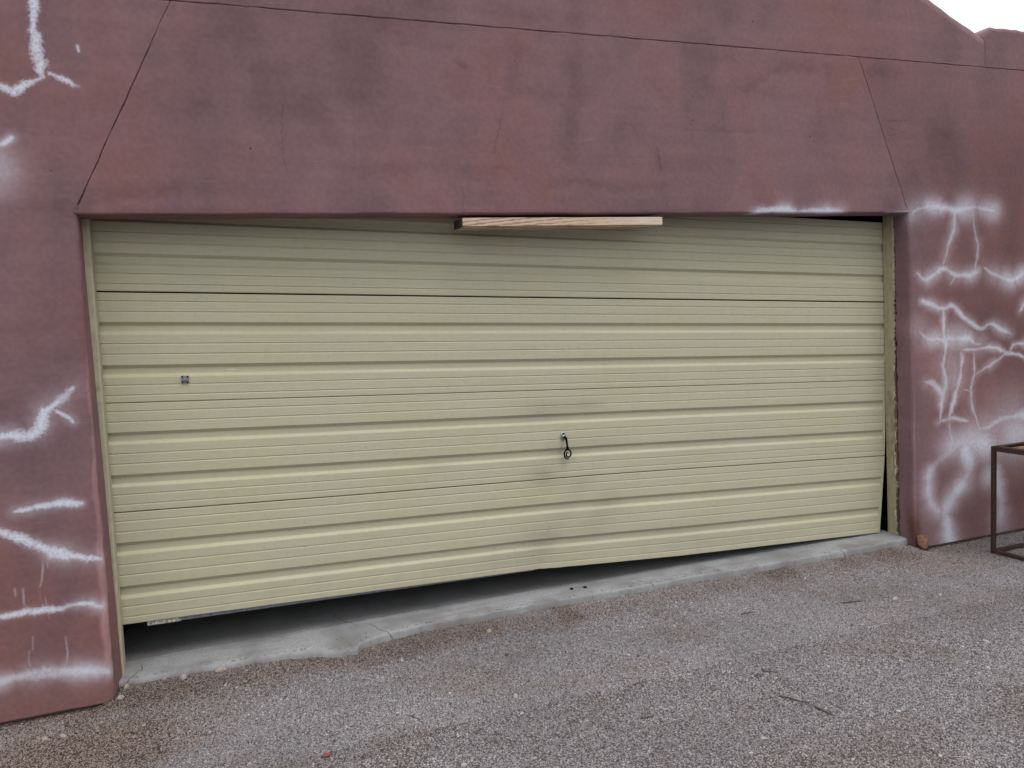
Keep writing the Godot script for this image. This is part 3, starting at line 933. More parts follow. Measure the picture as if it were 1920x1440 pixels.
func _gravel() -> void:
	var r := RandomNumberGenerator.new()
	r.seed = 99
	var tones: Array[Color] = [Color(0.250, 0.242, 0.269), Color(0.177, 0.172, 0.193), Color(0.322, 0.309, 0.332), Color(0.403, 0.397, 0.422), Color(0.233, 0.188, 0.188), Color(0.081, 0.075, 0.085), Color(0.290, 0.242, 0.251), Color(0.499, 0.502, 0.520)]
	var odds := [0.27, 0.50, 0.68, 0.76, 0.87, 0.94, 0.994, 1.0]
	var mat := StandardMaterial3D.new()
	mat.vertex_color_use_as_albedo = true
	mat.roughness = 0.9
	for variant in 4:
		var st := _new()
		_icosa(st, r, 0.72, 0.26)
		st.generate_normals()
		var mesh := st.commit()
		var buf := PackedFloat32Array()
		var tries := 235000
		buf.resize(tries * 16)
		var n := 0
		for i in tries:
			var x := r.randf_range(-1.9, 6.9)
			var z := r.randf_range(-0.12, 2.9)
			if r.randf() < 0.25:              # more of them near the wall, where they lie loose
				z = r.randf_range(-0.12, 0.9)
			var lip := 1.0
			if z < 0.02:
				if x < -0.56 or x > 4.33:
					continue
				lip = z - _lerp_list(EDGE, x)
				if lip < 0.004 and (lip > -0.012 or r.randf() > 0.22 * exp(lip * 38.0) + 0.004):
					continue
			var soil := _soil(x, z)
			if r.randf() < soil * 0.55:
				continue
			var s := 0.0019 + 0.0020 * pow(r.randf(), 2.0)
			if r.randf() < 0.008:
				s *= r.randf_range(1.5, 2.6)
			if (soil > 0.4 or z < 0.35) and r.randf() < 0.022:
				s *= r.randf_range(1.3, 2.2)
			var b := Basis.from_euler(Vector3(r.randf_range(-0.6, 0.6), r.randf() * TAU, r.randf_range(-0.6, 0.6))) * Basis.from_scale(Vector3(r.randf_range(0.8, 1.35), r.randf_range(0.7, 1.0), 1.0) * s)
			var pick := r.randf()
			var c := tones[0]
			for k in 8:
				if pick < odds[k]:
					c = tones[k]
					break
			c = c.lerp(Color(0.22, 0.16, 0.135), soil * 0.72) * r.randf_range(0.88, 1.12) * (1.0 + 0.22 * wob.get_noise_2d(x * 0.5 + 30, z * 0.8))
			var y := (_gy(x, z) if lip > 0.0 else 0.0765 - 0.018 * clampf((z + 0.05) * 9.0, 0.0, 1.0)) + s * r.randf_range(-0.1, 0.5)
			var e := n * 16
			buf[e] = b.x.x; buf[e + 1] = b.y.x; buf[e + 2] = b.z.x; buf[e + 3] = x
			buf[e + 4] = b.x.y; buf[e + 5] = b.y.y; buf[e + 6] = b.z.y; buf[e + 7] = y
			buf[e + 8] = b.x.z; buf[e + 9] = b.y.z; buf[e + 10] = b.z.z; buf[e + 11] = z
			buf[e + 12] = c.r; buf[e + 13] = c.g; buf[e + 14] = c.b; buf[e + 15] = 1.0
			n += 1
		buf.resize(n * 16)
		var mm := MultiMesh.new()
		mm.transform_format = MultiMesh.TRANSFORM_3D
		mm.use_colors = true
		mm.mesh = mesh
		mm.instance_count = n
		mm.buffer = buf
		var o := MultiMeshInstance3D.new()
		o.name = "gravel"
		o.multimesh = mm
		o.material_override = mat
		o.set_meta("kind", "stuff")
		o.set_meta("label", "loose grey and pinkish gravel grit covering the yard")
		o.set_meta("category", "gravel")
		o.set_meta("group", "loose gravel")
		add_child(o, true)


func _slab() -> void:
	var st := _new()
	var rows := []
	var uvs := []
	var n := 520
	# section from below the gravel up over the worn front edge and in under the door
	for j in 15:
		rows.append([]); uvs.append([])
	for i in n + 1:
		var x := lerpf(-0.60, 4.345, float(i) / n)
		var front := _lerp_list(EDGE, x) + wob.get_noise_2d(x * 6, 3) * 0.008 + lump.get_noise_2d(x * 3, 8) * 0.004 + grit.get_noise_2d(x * 1.4, 12) * 0.004 - 0.03 * maxf(0.0, lump.get_noise_2d(x * 2.2, 31) - 0.34)
		var top := 0.074 + wob.get_noise_2d(x * 1.2, 40) * 0.003
		var low := clampf((front + 0.04) * 9.0, 0.0, 1.0)         # the broken tongue lies lower and flatter
		top = lerpf(top, 0.058, low)
		var rr := 0.008 + 0.010 * absf(wob.get_noise_2d(x * 4, 77)) + 0.010 * smoothstep(0.9, 0.2, x) + 0.006 * maxf(0.0, grit.get_noise_2d(x * 0.9, 99))
		var sec := [[front + 0.004, -0.06], [front + 0.001, 0.02], [front, top - rr], [front - rr * 0.3, top - rr * 0.36], [front - rr, top - rr * 0.02], [front - 0.05, top + 0.003], [-0.16, 0.079], [-0.21, 0.081], [-0.26, 0.083], [-0.31, 0.084], [-0.36, 0.084], [-0.45, 0.086], [-0.9, 0.088], [-2.5, 0.09], [-6.0, 0.09]]
		for j in 15:
			var z: float = sec[j][0]
			var y: float = sec[j][1]
			if j > 1 and j < 11:
				y += lump.get_noise_2d(x * 2.5, z * 2.5) * 0.0020 + grit.get_noise_2d(x * 1.6, z * 1.6 + j) * 0.0012
				z += lump.get_noise_2d(x * 6.0, j * 1.5) * 0.004 if j < 5 else 0.0
			rows[j].append(Vector3(x, y, z))
			var along: float = [0.0, 0.03, 0.05, 0.06, 0.075, 0.11, 0.16, 0.21, 0.26, 0.31, 0.36, 0.45, 0.9, 2.5, 6.0][j]
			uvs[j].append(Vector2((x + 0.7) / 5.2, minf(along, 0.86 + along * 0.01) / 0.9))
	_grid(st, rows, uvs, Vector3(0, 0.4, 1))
	# right end of the slab, seen beside the reveal
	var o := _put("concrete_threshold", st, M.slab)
	o.set_meta("kind", "structure")
	o.set_meta("label", "worn grey concrete threshold slab under the garage door")
	for b in [[1.882, -0.212], [1.964, -0.199]]:
		var s2 := _new()
		var c := Vector3(b[0], 0.0845, b[1])
		_tube(s2, [c - Vector3(0, 0.01, 0), c + Vector3(0, 0.002, 0), c + Vector3(0, 0.003, 0)], [0.011, 0.011, 0.006], 12)
		_put("anchor_bolt", s2, M.black, o)


# ------------------------------------------------------------------ building
func _edge_left(y: float) -> float:
	return -0.5845 + 0.0139 * y + wob.get_noise_2d(y * 2.2, 5) * 0.004 + lump.get_noise_2d(y * 2, 15) * 0.0015


func _edge_right(y: float) -> float:
	return 4.3445 - 0.0015 * y + wob.get_noise_2d(y * 2.2, 65) * 0.004


func _edge_top(x: float) -> float:
	return 2.277 + wob.get_noise_2d(x * 1.4, 91) * 0.004


# rounded plaster corner, then the reveal running in; s picks left, right or top
func _reveal(st: SurfaceTool, side: int) -> void:
	var rows := []
	var uvs := []
	var n := 90
	var lo := 0.0 if side < 2 else -0.60
	var hi := 2.315 if side < 2 else 4.40
	for i in n + 1:
		var a := lerpf(lo, hi, float(i) / n)
		var r: float = [0.022, 0.020, 0.013][side] + [0.007, 0.006, 0.003][side] * wob.get_noise_1d(a * 3 + side * 20)
		var row := []
		var uv := []
		r += minf(0.0, grit.get_noise_1d(a * 1.2 + side * 50) + 0.25) * 0.02 if side < 2 else 0.0       # chipped here and there
		r = maxf(r, 0.006)
		for k in 12:
			var q := Vector2.ZERO      # across the opening edge (0 at the arris, + into the wall) and depth
			if k <= 7:
				var t := (k - 1) / 6.0 * PI / 2 if k > 0 else 0.0
				q = Vector2(r - r * sin(t), -r + r * cos(t)) if k > 0 else Vector2(0.045, -0.001)
			else:
				q = Vector2(0.0, lerpf(-r, -0.1235, (k - 7) / 4.0))
			if k > 1 and k < 11:
				q += Vector2(1, 0) * lump.get_noise_2d(a * 2.0, k * 2.0 + side * 30) * 0.0022
			if k == 11:
				q.y += lump.get_noise_1d(a * 5 + side * 9) * 0.014 + grit.get_noise_1d(a * 4 + side * 9) * 0.004
			var p := Vector3.ZERO
			if side == 0:
				var e := _edge_left(a)
				var lean := lerpf(0.0, maxf(0.0, -0.5545 - e), clampf(-q.y / 0.128, 0, 1))      # the corner is thicker low down than the jamb behind
				p = Vector3(e - q.x + lean, a, q.y)
				uv.append(_wall_uv(p.x - q.y * 0.9, a))
			elif side == 1:
				p = Vector3(_edge_right(a) + q.x, a, q.y)
				uv.append(_wall_uv(p.x + q.y * 0.9, a))
			else:
				q.y *= 1.15
				p = Vector3(a, _edge_top(a) + q.x, q.y)
				uv.append(_wall_uv(a, p.y + q.y * 0.9))
			row.append(p)
		rows.append(row); uvs.append(uv)
	_grid(st, rows, uvs, [Vector3(0.7, 0, 0.7), Vector3(-0.7, 0, 0.7), Vector3(0, -0.7, 0.7)][side])


func _bead(st: SurfaceTool, a: Vector2, b: Vector2) -> void:
	# the thin metal joint strip lying in the groove, two small ridges, dented here and there
	var d := (b - a).normalized()
	var n := Vector2(-d.y, d.x)
	var cnt := int(a.distance_to(b) / 0.03)
	var rows := [[], [], [], [], []]
	for i in cnt + 1:
		var p := a.lerp(b, float(i) / cnt)
		var w := Vector2(wob.get_noise_2d(p.x * 9, p.y * 9), wob.get_noise_2d(p.x * 9 + 50, p.y * 9)) * 0.003
		for k in 5:
			var q: Vector2 = p + w + n * (k - 2) * 0.00125
			var z: float = [-0.006, -0.0012, -0.0045, -0.0012, -0.006][k]
			z += 0.0042 * wob.get_noise_2d(p.x * 4 + 7, p.y * 4 + k * 3.0)
			rows[k].append(Vector3(q.x, q.y, z))
	_grid(st, rows, [], Vector3.BACK, false)


func _building() -> void:
	var b := _thing("garage_building", "plum red stucco garage wall with white crack repairs and scored joints", "building")
	var g := [0.0021, 0.0035]
	# left pier
	var st := _new()
	_plaster(st, [[Vector2(-2.4, 0.012), 0.0, 0.006], [Vector2(-0.6085, 0.012), 0.0, 0.0], [Vector2(-0.5775, 2.279), 0.0, 0.0], [Vector2(-0.555, 2.30), g[0], g[1]], [Vector2(-0.084, 3.257), g[0], g[1]], [Vector2(-2.4, 3.259), 0.0, 0.0]], 0.02)
	_put("stucco_panel", st, M.stucco, b, true).set_meta("label", "redder stucco panel on the left pier with white repair streaks")
	st = _new()
	_plaster(st, [[Vector2(-0.555, 2.30), 0.0, 0.0], [Vector2(4.325, 2.30), g[0], g[1]], [Vector2(3.944, 3.255), g[0], g[1]], [Vector2(-0.084, 3.257), g[0], g[1]]], 0.02)
	_put("stucco_panel", st, M.stucco, b).set_meta("label", "wide trapezoid stucco panel over the garage door")
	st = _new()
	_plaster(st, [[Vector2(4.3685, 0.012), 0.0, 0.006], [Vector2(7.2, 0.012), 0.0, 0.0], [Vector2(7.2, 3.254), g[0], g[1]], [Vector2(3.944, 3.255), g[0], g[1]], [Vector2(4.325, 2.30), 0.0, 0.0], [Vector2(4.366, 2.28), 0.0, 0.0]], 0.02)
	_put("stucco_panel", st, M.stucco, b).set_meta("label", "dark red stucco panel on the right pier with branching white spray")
	st = _new()
	_plaster(st, [[Vector2(-2.4, 3.259), g[0], g[1]], [Vector2(-0.084, 3.257), g[0], g[1]], [Vector2(3.944, 3.255), g[0], g[1]], [Vector2(5.035, 3.2545), 0.0, 0.003], [Vector2(5.032, 3.482), 0.0, 0.08], [Vector2(4.99, 3.500), 0.0, 0.08], [Vector2(4.809, 3.578), 0.0, 0.08], [Vector2(4.622, 3.665), 0.0, 0.08], [Vector2(4.3, 3.80), 0.0, 0.08], [Vector2(3.8, 3.88), 0.0, 0.08], [Vector2(-2.4, 3.92), 0.0, 0.0]], 0.32)
	_put("stucco_panel", st, M.stucco, b).set_meta("label", "stucco parapet band with a sloping shoulder against the sky")
	st = _new()
	_plaster(st, [[Vector2(5.035, 3.2545), g[0], g[1]], [Vector2(7.2, 3.254), 0.0, 0.0], [Vector2(7.2, 3.535), 0.0, 0.03], [Vector2(5.10, 3.533), 0.0, 0.03], [Vector2(5.038, 3.485), 0.0, 0.003]], 0.32)
	_put("stucco_panel", st, M.stucco, b).set_meta("label", "low stepped end of the stucco parapet at the right")
	for side in 3:
		st = _new()
		_reveal(st, side)
		_put(["door_reveal", "door_reveal", "lintel_soffit"][side], st, M.stucco, b)
	for j in [[Vector2(-2.4, 3.259), Vector2(-0.084, 3.257)], [Vector2(-0.084, 3.257), Vector2(3.944, 3.255)], [Vector2(3.944, 3.255), Vector2(7.2, 3.254)], [Vector2(-0.555, 2.295), Vector2(-0.084, 3.257)], [Vector2(4.328, 2.295), Vector2(3.944, 3.255)]]:
		st = _new()
		_bead(st, j[0], j[1])
		_put("joint_bead", st, M.bead, b)
	# masonry behind the plaster, and the closed garage
	st = _new(); _abox(st, Vector3(-2.4, -0.2, -0.215), Vector3(-0.572, 3.26, -0.0205)); _put("wall_core", st, M.core, b)
	st = _new(); _abox(st, Vector3(4.362, -0.2, -0.215), Vector3(7.2, 3.26, -0.0205)); _put("wall_core", st, M.core, b)
	st = _new(); _abox(st, Vector3(-0.569, 2.2875, -0.150), Vector3(4.359, 3.258, -0.0205)); _put("lintel_core", st, M.core, b)
	st = _new(); _abox(st, Vector3(-2.39, -0.2, -6.19), Vector3(-2.2, 3.3, -0.19)); _put("side_wall", st, M.inside, b)
	st = _new(); _abox(st, Vector3(7.0, -0.2, -6.19), Vector3(7.19, 3.3, -0.19)); _put("side_wall", st, M.inside, b)
	st = _new(); _abox(st, Vector3(-2.25, -0.2, -6.18), Vector3(7.05, 3.3, -6.0)); _put("back_wall", st, M.inside, b)
	st = _new(); _abox(st, Vector3(-2.4, 3.262, -6.2), Vector3(7.2, 3.40, -0.27)); _put("roof", st, M.inside, b)
	# timber door jambs, painted like the door
	st = _new()
	_jamb(st, -0.560, -0.5605, -0.5225, -0.5475, 0.05)
	_put("door_jamb", st, M.jamb, b).set_meta("label", "cream painted timber jamb at the left of the door, leaning")
	st = _new()
	_jamb(st, 4.374, 4.374, 4.3375, 4.3365, 0.081)
	var rj := _put("door_jamb", st, M.jamb_worn, b)
	rj.set_meta("label", "right door jamb with peeling cream paint and bare grey wood")
	# curled paint flakes along its front edge
	for i in 14:
		var y := 0.15 + 1.75 * pow(rng.randf(), 1.6)
		var sz := rng.randf_range(0.006, 0.022)
		st = _new()
		var c := Vector3(4.3355, y, -0.136 - rng.randf_range(0.0, 0.012))
		var p := [Vector3(0, -sz * 1.6, 0.004), Vector3(-0.003, -sz * 0.4, -0.007), Vector3(-0.004, sz * 0.9, -0.004), Vector3(0.0, sz * 1.5, 0.005), Vector3(-0.006, sz * 0.2, 0.008)]
		for k in p.size():
			p[k] = c + p[k] * rng.randf_range(0.7, 1.3)
		for k in [[0, 1, 4], [1, 2, 4], [2, 3, 4]]:
			_tri(st, p[k[0]], p[k[1]], p[k[2]], Vector3(-1, 0, 0.3))
		_put("paint_flake", st, M.flake, rj)


# a jamb board: x of the hidden face at top and bottom, x of the face towards the opening, foot height
func _jamb(st: SurfaceTool, xa_top: float, xa_low: float, xb_top: float, xb_low: float, foot: float) -> void:
	var n := 46
	var rows := []
	var uvs := []
	for i in n + 1:
		var y := lerpf(foot, 2.30, float(i) / n)
		var t := float(i) / n
		var a := lerpf(xa_low, xa_top, t)
		var c := lerpf(xb_low, xb_top, t)
		var w := wob.get_noise_1d(y * 3 + a * 10) * 0.003
		var l := lump.get_noise_1d(y * 6 + a * 20) * 0.0025
		var z0 := -0.134 + lump.get_noise_1d(y * 7 + 3) * 0.004
		var z1 := -0.2225
		var v := 1.0 - t
		uvs.append([Vector2(0, v), Vector2(0.02, v), Vector2(0.03, v), Vector2(0.05, v), Vector2(0.07, v), Vector2(0.5, v), Vector2(0.99, v), Vector2(0.99, v)])
		rows.append([Vector3(a, y, z1), Vector3(a + w * 0.4, y, z0 - 0.004), Vector3(a + 0.004 * signf(c - a), y, z0 + l), Vector3(c - 0.005 * signf(c - a), y, z0 + l), Vector3(c + w * 0.5, y, z0 - 0.005 + l), Vector3(c + w * 0.3, y, (z0 + z1) / 2), Vector3(c, y, z1), Vector3(a, y, z1)])
	_grid(st, rows, uvs, Vector3(-1, 0, 0) , false)


# ------------------------------------------------------------------ door
const LINES := [
	[[-0.6, 2.493], [4.4, 2.243]],
	[[-0.6, 1.9500], [4.4, 1.6975]],
	[[-0.6, 1.4066], [4.4, 1.1566]],
	[[-0.6, 0.8660], [-0.537, 0.861], [0.564, 0.809], [2.166, 0.744], [2.69, 0.717], [4.4, 0.623]],
	[[-0.6, 0.299], [0.527, 0.2655], [1.55, 0.2325], [1.68, 0.2265], [1.80, 0.219], [2.667, 0.163], [4.272, 0.086], [4.4, 0.080]]]
const GAP := [0.0, 0.0075, 0.003, 0.0045, 0.0]
# one pressed section from its top to its bottom, as shares of its height, with the depth of each fold in millimetres
const FOLDS := [[0.0000, 3.0], [0.0040, 0.6], [0.0080, 0.0], [0.0700, 0.0], [0.0730, 2.8], [0.0775, 3.8], [0.0870, 0.2], [0.0890, 0.0], [0.1650, 0.0], [0.1680, 2.8], [0.1725, 3.8], [0.1820, 0.2], [0.1840, 0.0], [0.2640, 0.0], [0.2670, 0.8], [0.2930, 14.0], [0.2980, 16.0], [0.3480, 16.0], [0.3540, 15.2], [0.3770, 1.0], [0.3830, 0.0], [0.4575, 0.0], [0.4605, 2.8], [0.4650, 3.8], [0.4745, 0.2], [0.4765, 0.0], [0.5525, 0.0], [0.5555, 2.8], [0.5600, 3.8], [0.5695, 0.2], [0.5715, 0.0], [0.6550, 0.0], [0.6580, 0.8], [0.6840, 14.0], [0.6890, 16.0], [0.7390, 16.0], [0.7450, 15.2], [0.7680, 1.0], [0.7740, 0.0], [0.8350, 0.0], [0.8380, 2.8], [0.8425, 3.8], [0.8520, 0.2], [0.8540, 0.0], [0.9280, 0.0], [0.9310, 2.8], [0.9355, 3.8], [0.9450, 0.2], [0.9470, 0.0], [0.9920, 0.0], [0.9960, 0.6], [1.0000, 3.0]]


func _door_right(y: float) -> float:
	return _lerp_list([[0.0, 4.264], [0.088, 4.272], [0.6, 4.325], [0.85, 4.338], [1.3, 4.362], [2.4, 4.42]], y)


func _door_left(y: float) -> float:
	return -0.645 + 0.046 * (y - 0.3)


# dents and waves of the thin sheet, metres outwards
func _dent(x: float, y: float) -> float:
	var d := wob.get_noise_2d(x * 0.55, y * 0.6 + 8) * 0.0035 + lump.get_noise_2d(x * 0.35, y * 0.5) * 0.001
	var cx := 1.66 + (y - 0.22) * 0.80           # the crease that climbs from the bumped bottom edge
	var s := smoothstep(0.95, 0.60, y)
	d -= s * 0.004 * exp(-pow((x - cx) / 0.075, 2.0))
	d += s * 0.003 * exp(-pow((x - cx - 0.14) / 0.09, 2.0))
	d -= s * 0.0025 * exp(-pow((x - cx + 0.24) / 0.14, 2.0))
	d -= 0.006 * exp(-pow((x - 1.74) / 0.10, 2.0) - pow((y - 0.235) / 0.05, 2.0))
	return d


func _door_section(st: SurfaceTool, k: int) -> void:
	var n := 150
	var xs := [0.0]
	var e := 0.004
	xs.append(e)
	for i in n + 1:
		xs.append(lerpf(e + 0.0001, 1.0 - e - 0.0001, float(i) / n))
	xs.append(1.0 - e)
	xs.append(1.0)
	var rows := []
	var uvs := []
	for f in FOLDS.size() + 2:
		var row := []
		var uv := []
		var fi := clampi(f - 1, 0, FOLDS.size() - 1)
		var share: float = FOLDS[fi][0]
		for i in xs.size():
			var guess := lerpf(-0.6, 4.38, xs[i])
			var ym := lerpf(_lerp_list(LINES[k], guess), _lerp_list(LINES[k + 1], guess), share)
			var x := lerpf(_door_left(ym), _door_right(ym), xs[i])
			var top: float = _lerp_list(LINES[k], x) - GAP[k] / 2
			var low: float = _lerp_list(LINES[k + 1], x) + GAP[k + 1] / 2
			var y := lerpf(top, low, share)
			var depth: float = FOLDS[fi][1] * 0.001
			if i < 2 or i > xs.size() - 3:                # plain stile at each end
				depth = 0.0
			if k == 3 and share > 0.93:
				y += lump.get_noise_1d(x * 5) * 0.004 * exp(-pow((x - 1.74) / 0.16, 2.0))
			var z := -0.23 - depth + _dent(x, y)
			if f == 0 or f == FOLDS.size() + 1:            # the sheet turned back
				z = -0.268
			row.append(Vector3(x, y, z))
			uv.append(Vector2((x + 0.62) / 4.95, (2.5 - y - 0.05 * (x + 0.6)) / 2.2))
		rows.append(row); uvs.append(uv)
	_grid(st, rows, uvs, Vector3.BACK, false)
	# the turned-back right and left ends and the back
	var m := xs.size() - 1
	for q in [0, m]:
		var a := []
		var c := []
		var ua := []
		for f in FOLDS.size():
			a.append(rows[f + 1][q])
			c.append(rows[f + 1][q] * Vector3(1, 1, 0) + Vector3(0, 0, -0.268))
			ua.append(uvs[f + 1][q])
		_grid(st, [a, c], [ua, ua], Vector3(1 if q else -1, 0, 0), false)
	var last: int = FOLDS.size() + 1
	_grid(st, [rows[0], rows[last]], [uvs[0], uvs[last]], Vector3.FORWARD, false)


func _door() -> void:
	var d := _thing("garage_door", "cream ribbed metal sectional garage door hanging crooked, gap wider at the left", "garage door")
	for k in 4:
		var st := _new()
		_door_section(st, k)
		var o := _put("door_section", st, M.door, d)
		if k == 3:
			o.set_meta("label", "bottom door section with a dented, creased lower edge")
	# weather bar under the bottom section
	var st2 := _new()
	for i in 14:
		var xa := lerpf(-0.435, 1.66, i / 14.0)
		var xb := lerpf(-0.435, 1.66, (i + 1) / 14.0)
		_bar(st2, Vector3(xa, _lerp_list(LINES[4], xa) - 0.002 + 0.016 * i / 14.0, -0.262), Vector3(xb, _lerp_list(LINES[4], xb) - 0.002 + 0.016 * (i + 1) / 14.0, -0.262), 0.030, 0.044, Vector3.UP, 0.003)
	_put("bottom_bar", st2, M.seal, d)
	st2 = _new()
	_bar(st2, Vector3(-0.438, _lerp_list(LINES[4], -0.438) - 0.003, -0.2605), Vector3(-0.28, _lerp_list(LINES[4], -0.28) - 0.002, -0.2605), 0.034, 0.047, Vector3.UP, 0.003)
	_put("bottom_bar", st2, M.seal_end, d).set_meta("label", "white smeared end of the bottom bar")
	# small square latch plate near the left end
	var lp := Vector3(-0.166, 1.495, -0.230 + _dent(-0.166, 1.495))
	var tilt := Basis(Vector3.BACK, -0.05)
	st2 = _new(); _box(st2, Transform3D(tilt, lp + Vector3(0, 0, 0.004)), Vector3(0.0175, 0.0185, 0.004), 0.003)
	var plate := _put("latch_plate", st2, M.dull_steel, d)
	plate.set_meta("label", "small square grey metal plate with four dark screws")
	for s in [[-1, -1], [1, -1], [1, 1], [-1, 1]]:
		st2 = _new()
		var c: Vector3 = lp + tilt * Vector3(s[0] * 0.0125, s[1] * 0.0135, 0.008)
		_tube(st2, [c, c + Vector3(0, 0, 0.003), c + Vector3(0, 0, 0.0045)], [0.0048, 0.0044, 0.002], 8)
		_put("screw", st2, M.black, plate)
	st2 = _new()
	_tube(st2, [lp + Vector3(0, -0.002, 0.007), lp + Vector3(0, -0.002, 0.014), lp + Vector3(0, -0.002, 0.017)], [0.009, 0.008, 0.004], 10)
	_put("boss", st2, M.dull_steel, plate)
	# lock with its hanging spiral handle
	var c0 := Vector3(1.879, 1.008, -0.230 + _dent(1.879, 1.008))
	st2 = _new()
	var rows := []
	for ring in [[1.0, 0.0], [1.0, 0.004], [0.82, 0.0075], [0.45, 0.0085], [0.02, 0.0085]]:
		var row := []
		for k in 25:
			var a := TAU * k / 24
			row.append(c0 + Vector3(cos(a) * 0.0155 * ring[0], sin(a) * 0.029 * ring[0], ring[1]))
		rows.append(row)
	st2.set_smooth_group(0)
	_grid(st2, rows, [], Vector3(1, 0, 0.4))
	var lock := _put("lock", st2, M.steel, d)
	lock.set_meta("label", "oval silver lock plate with a black spiral handle hanging from it")
	st2 = _new()
	_tube(st2, [c0 + Vector3(0, 0.013, 0.008), c0 + Vector3(0, 0.013, 0.0115), c0 + Vector3(0, 0.013, 0.012)], [0.0065, 0.0065, 0.003], 12)
	_put("keyhole", st2, M.black, lock)
	st2 = _new()
	_tube(st2, [c0 + Vector3(0, 0.0, 0.007), c0 + Vector3(0, 0.0, 0.019), c0 + Vector3(0, 0.0, 0.022)], [0.0105, 0.0095, 0.005], 14)
	_put("lock_barrel", st2, M.steel, lock)
	st2 = _new()
	var k0 := c0 + Vector3(0.003, -0.006, 0.020)
	_tube(st2, [k0, k0 + Vector3(0.001, -0.004, 0.010), k0 + Vector3(0.003, -0.012, 0.016), k0 + Vector3(0.006, -0.028, 0.014), k0 + Vector3(0.009, -0.048, 0.011), k0 + Vector3(0.0105, -0.064, 0.010)], [0.009, 0.0085, 0.007, 0.006, 0.0056, 0.0056], 10)
	_put("handle_stem", st2, M.black, lock)
	st2 = _new()
	var top := k0 + Vector3(0.0105, -0.064, 0.010)
	_box(st2, Transform3D(Basis.IDENTITY, top + Vector3(0, -0.004, 0)), Vector3(0.0085, 0.010, 0.006), 0.002)
	_put("handle_collar", st2, M.black, lock)
	st2 = _new()
	var cc := top + Vector3(0.001, -0.0365, 0)
	var pts := []
	var rad := []
	for k in 60:
		var t := k / 59.0
		var a := deg_to_rad(lerpf(80.0, 645.0, t))
		var r := _lerp_list([[80.0, 0.0105], [180.0, 0.0085], [270.0, 0.0170], [360.0, 0.0190], [450.0, 0.0245], [540.0, 0.0215], [630.0, 0.0275], [645.0, 0.029]], lerpf(80.0, 645.0, t))
		pts.append(cc + Vector3(cos(a) * r * 1.02, sin(a) * r * 1.1, 0))
		rad.append(lerpf(0.0028, 0.0049, smoothstep(0.0, 0.3, t)) * lerpf(1.0, 0.55, smoothstep(0.88, 1.0, t)))
	_tube(st2, pts, rad, 10)
	_put("spiral", st2, M.black, lock)


# ------------------------------------------------------------------ other things
func _board() -> void:
	var o := _thing("wooden_board", "short pale pine board wedged under the lintel above the garage door", "board", Vector3(1.265, 2.2130, -0.0))
	var len := 1.212
	var hgt := 0.046
	var dep := 0.147
	var z1 := -0.006
	# sides with their own grain direction
	var st := _new()
	var mk := func(a: Vector3, b: Vector3, c: Vector3, d: Vector3, ua: Vector2, ub: Vector2, uc: Vector2, ud: Vector2) -> void:
		for q in [[a, ua], [c, uc], [b, ub], [a, ua], [d, ud], [c, uc]]:
			st.set_uv(q[1]); st.add_vertex(q[0])
	var ch := 0.003
	var cut := 0.03           # the back right corner is waney
	mk.call(Vector3(0, ch, z1), Vector3(len, ch, z1), Vector3(len, hgt, z1), Vector3(0, hgt, z1), Vector2(0, 1), Vector2(1, 1), Vector2(1, 0), Vector2(0, 0))
	mk.call(Vector3(0.003, 0, z1 - dep), Vector3(len - cut, 0, z1 - dep), Vector3(len, 0, z1 - ch), Vector3(0.003, 0, z1 - ch), Vector2(0, 0.2), Vector2(0.42, 0.2), Vector2(0.45, 0.9), Vector2(0, 0.9))
	mk.call(Vector3(0.003, 0, z1 - ch), Vector3(len, 0, z1 - ch), Vector3(len, ch, z1), Vector3(0, ch, z1), Vector2(0, 0.95), Vector2(1, 0.95), Vector2(1, 1), Vector2(0, 1))
	mk.call(Vector3(len, ch, z1), Vector3(len - cut, 0, z1 - dep), Vector3(len - cut, hgt, z1 - dep), Vector3(len, hgt, z1), Vector2(0.9, 1), Vector2(1, 1), Vector2(1, 0), Vector2(0.9, 0))
	mk.call(Vector3(0, hgt, z1), Vector3(len, hgt, z1), Vector3(len - cut, hgt, z1 - dep), Vector3(0, hgt, z1 - dep), Vector2(0, 0.1), Vector2(1, 0.1), Vector2(1, 0.9), Vector2(0, 0.9))
	mk.call(Vector3(len - cut, 0, z1 - dep), Vector3(0, 0, z1 - dep), Vector3(0, hgt, z1 - dep), Vector3(len - cut, hgt, z1 - dep), Vector2(0, 1), Vector2(1, 1), Vector2(1, 0), Vector2(0, 0))
	_put("plank", st, M.wood, o)
	st = _new()
	_abox(st, Vector3(-0.006, 0.001, z1 - dep), Vector3(-0.0005, hgt - 0.001, z1 - 0.001), 0.001)  # thin dark sheet over the left end face
	_put("board_end", st, M.dark_wood, o).set_meta("label", "dark left end of the board")


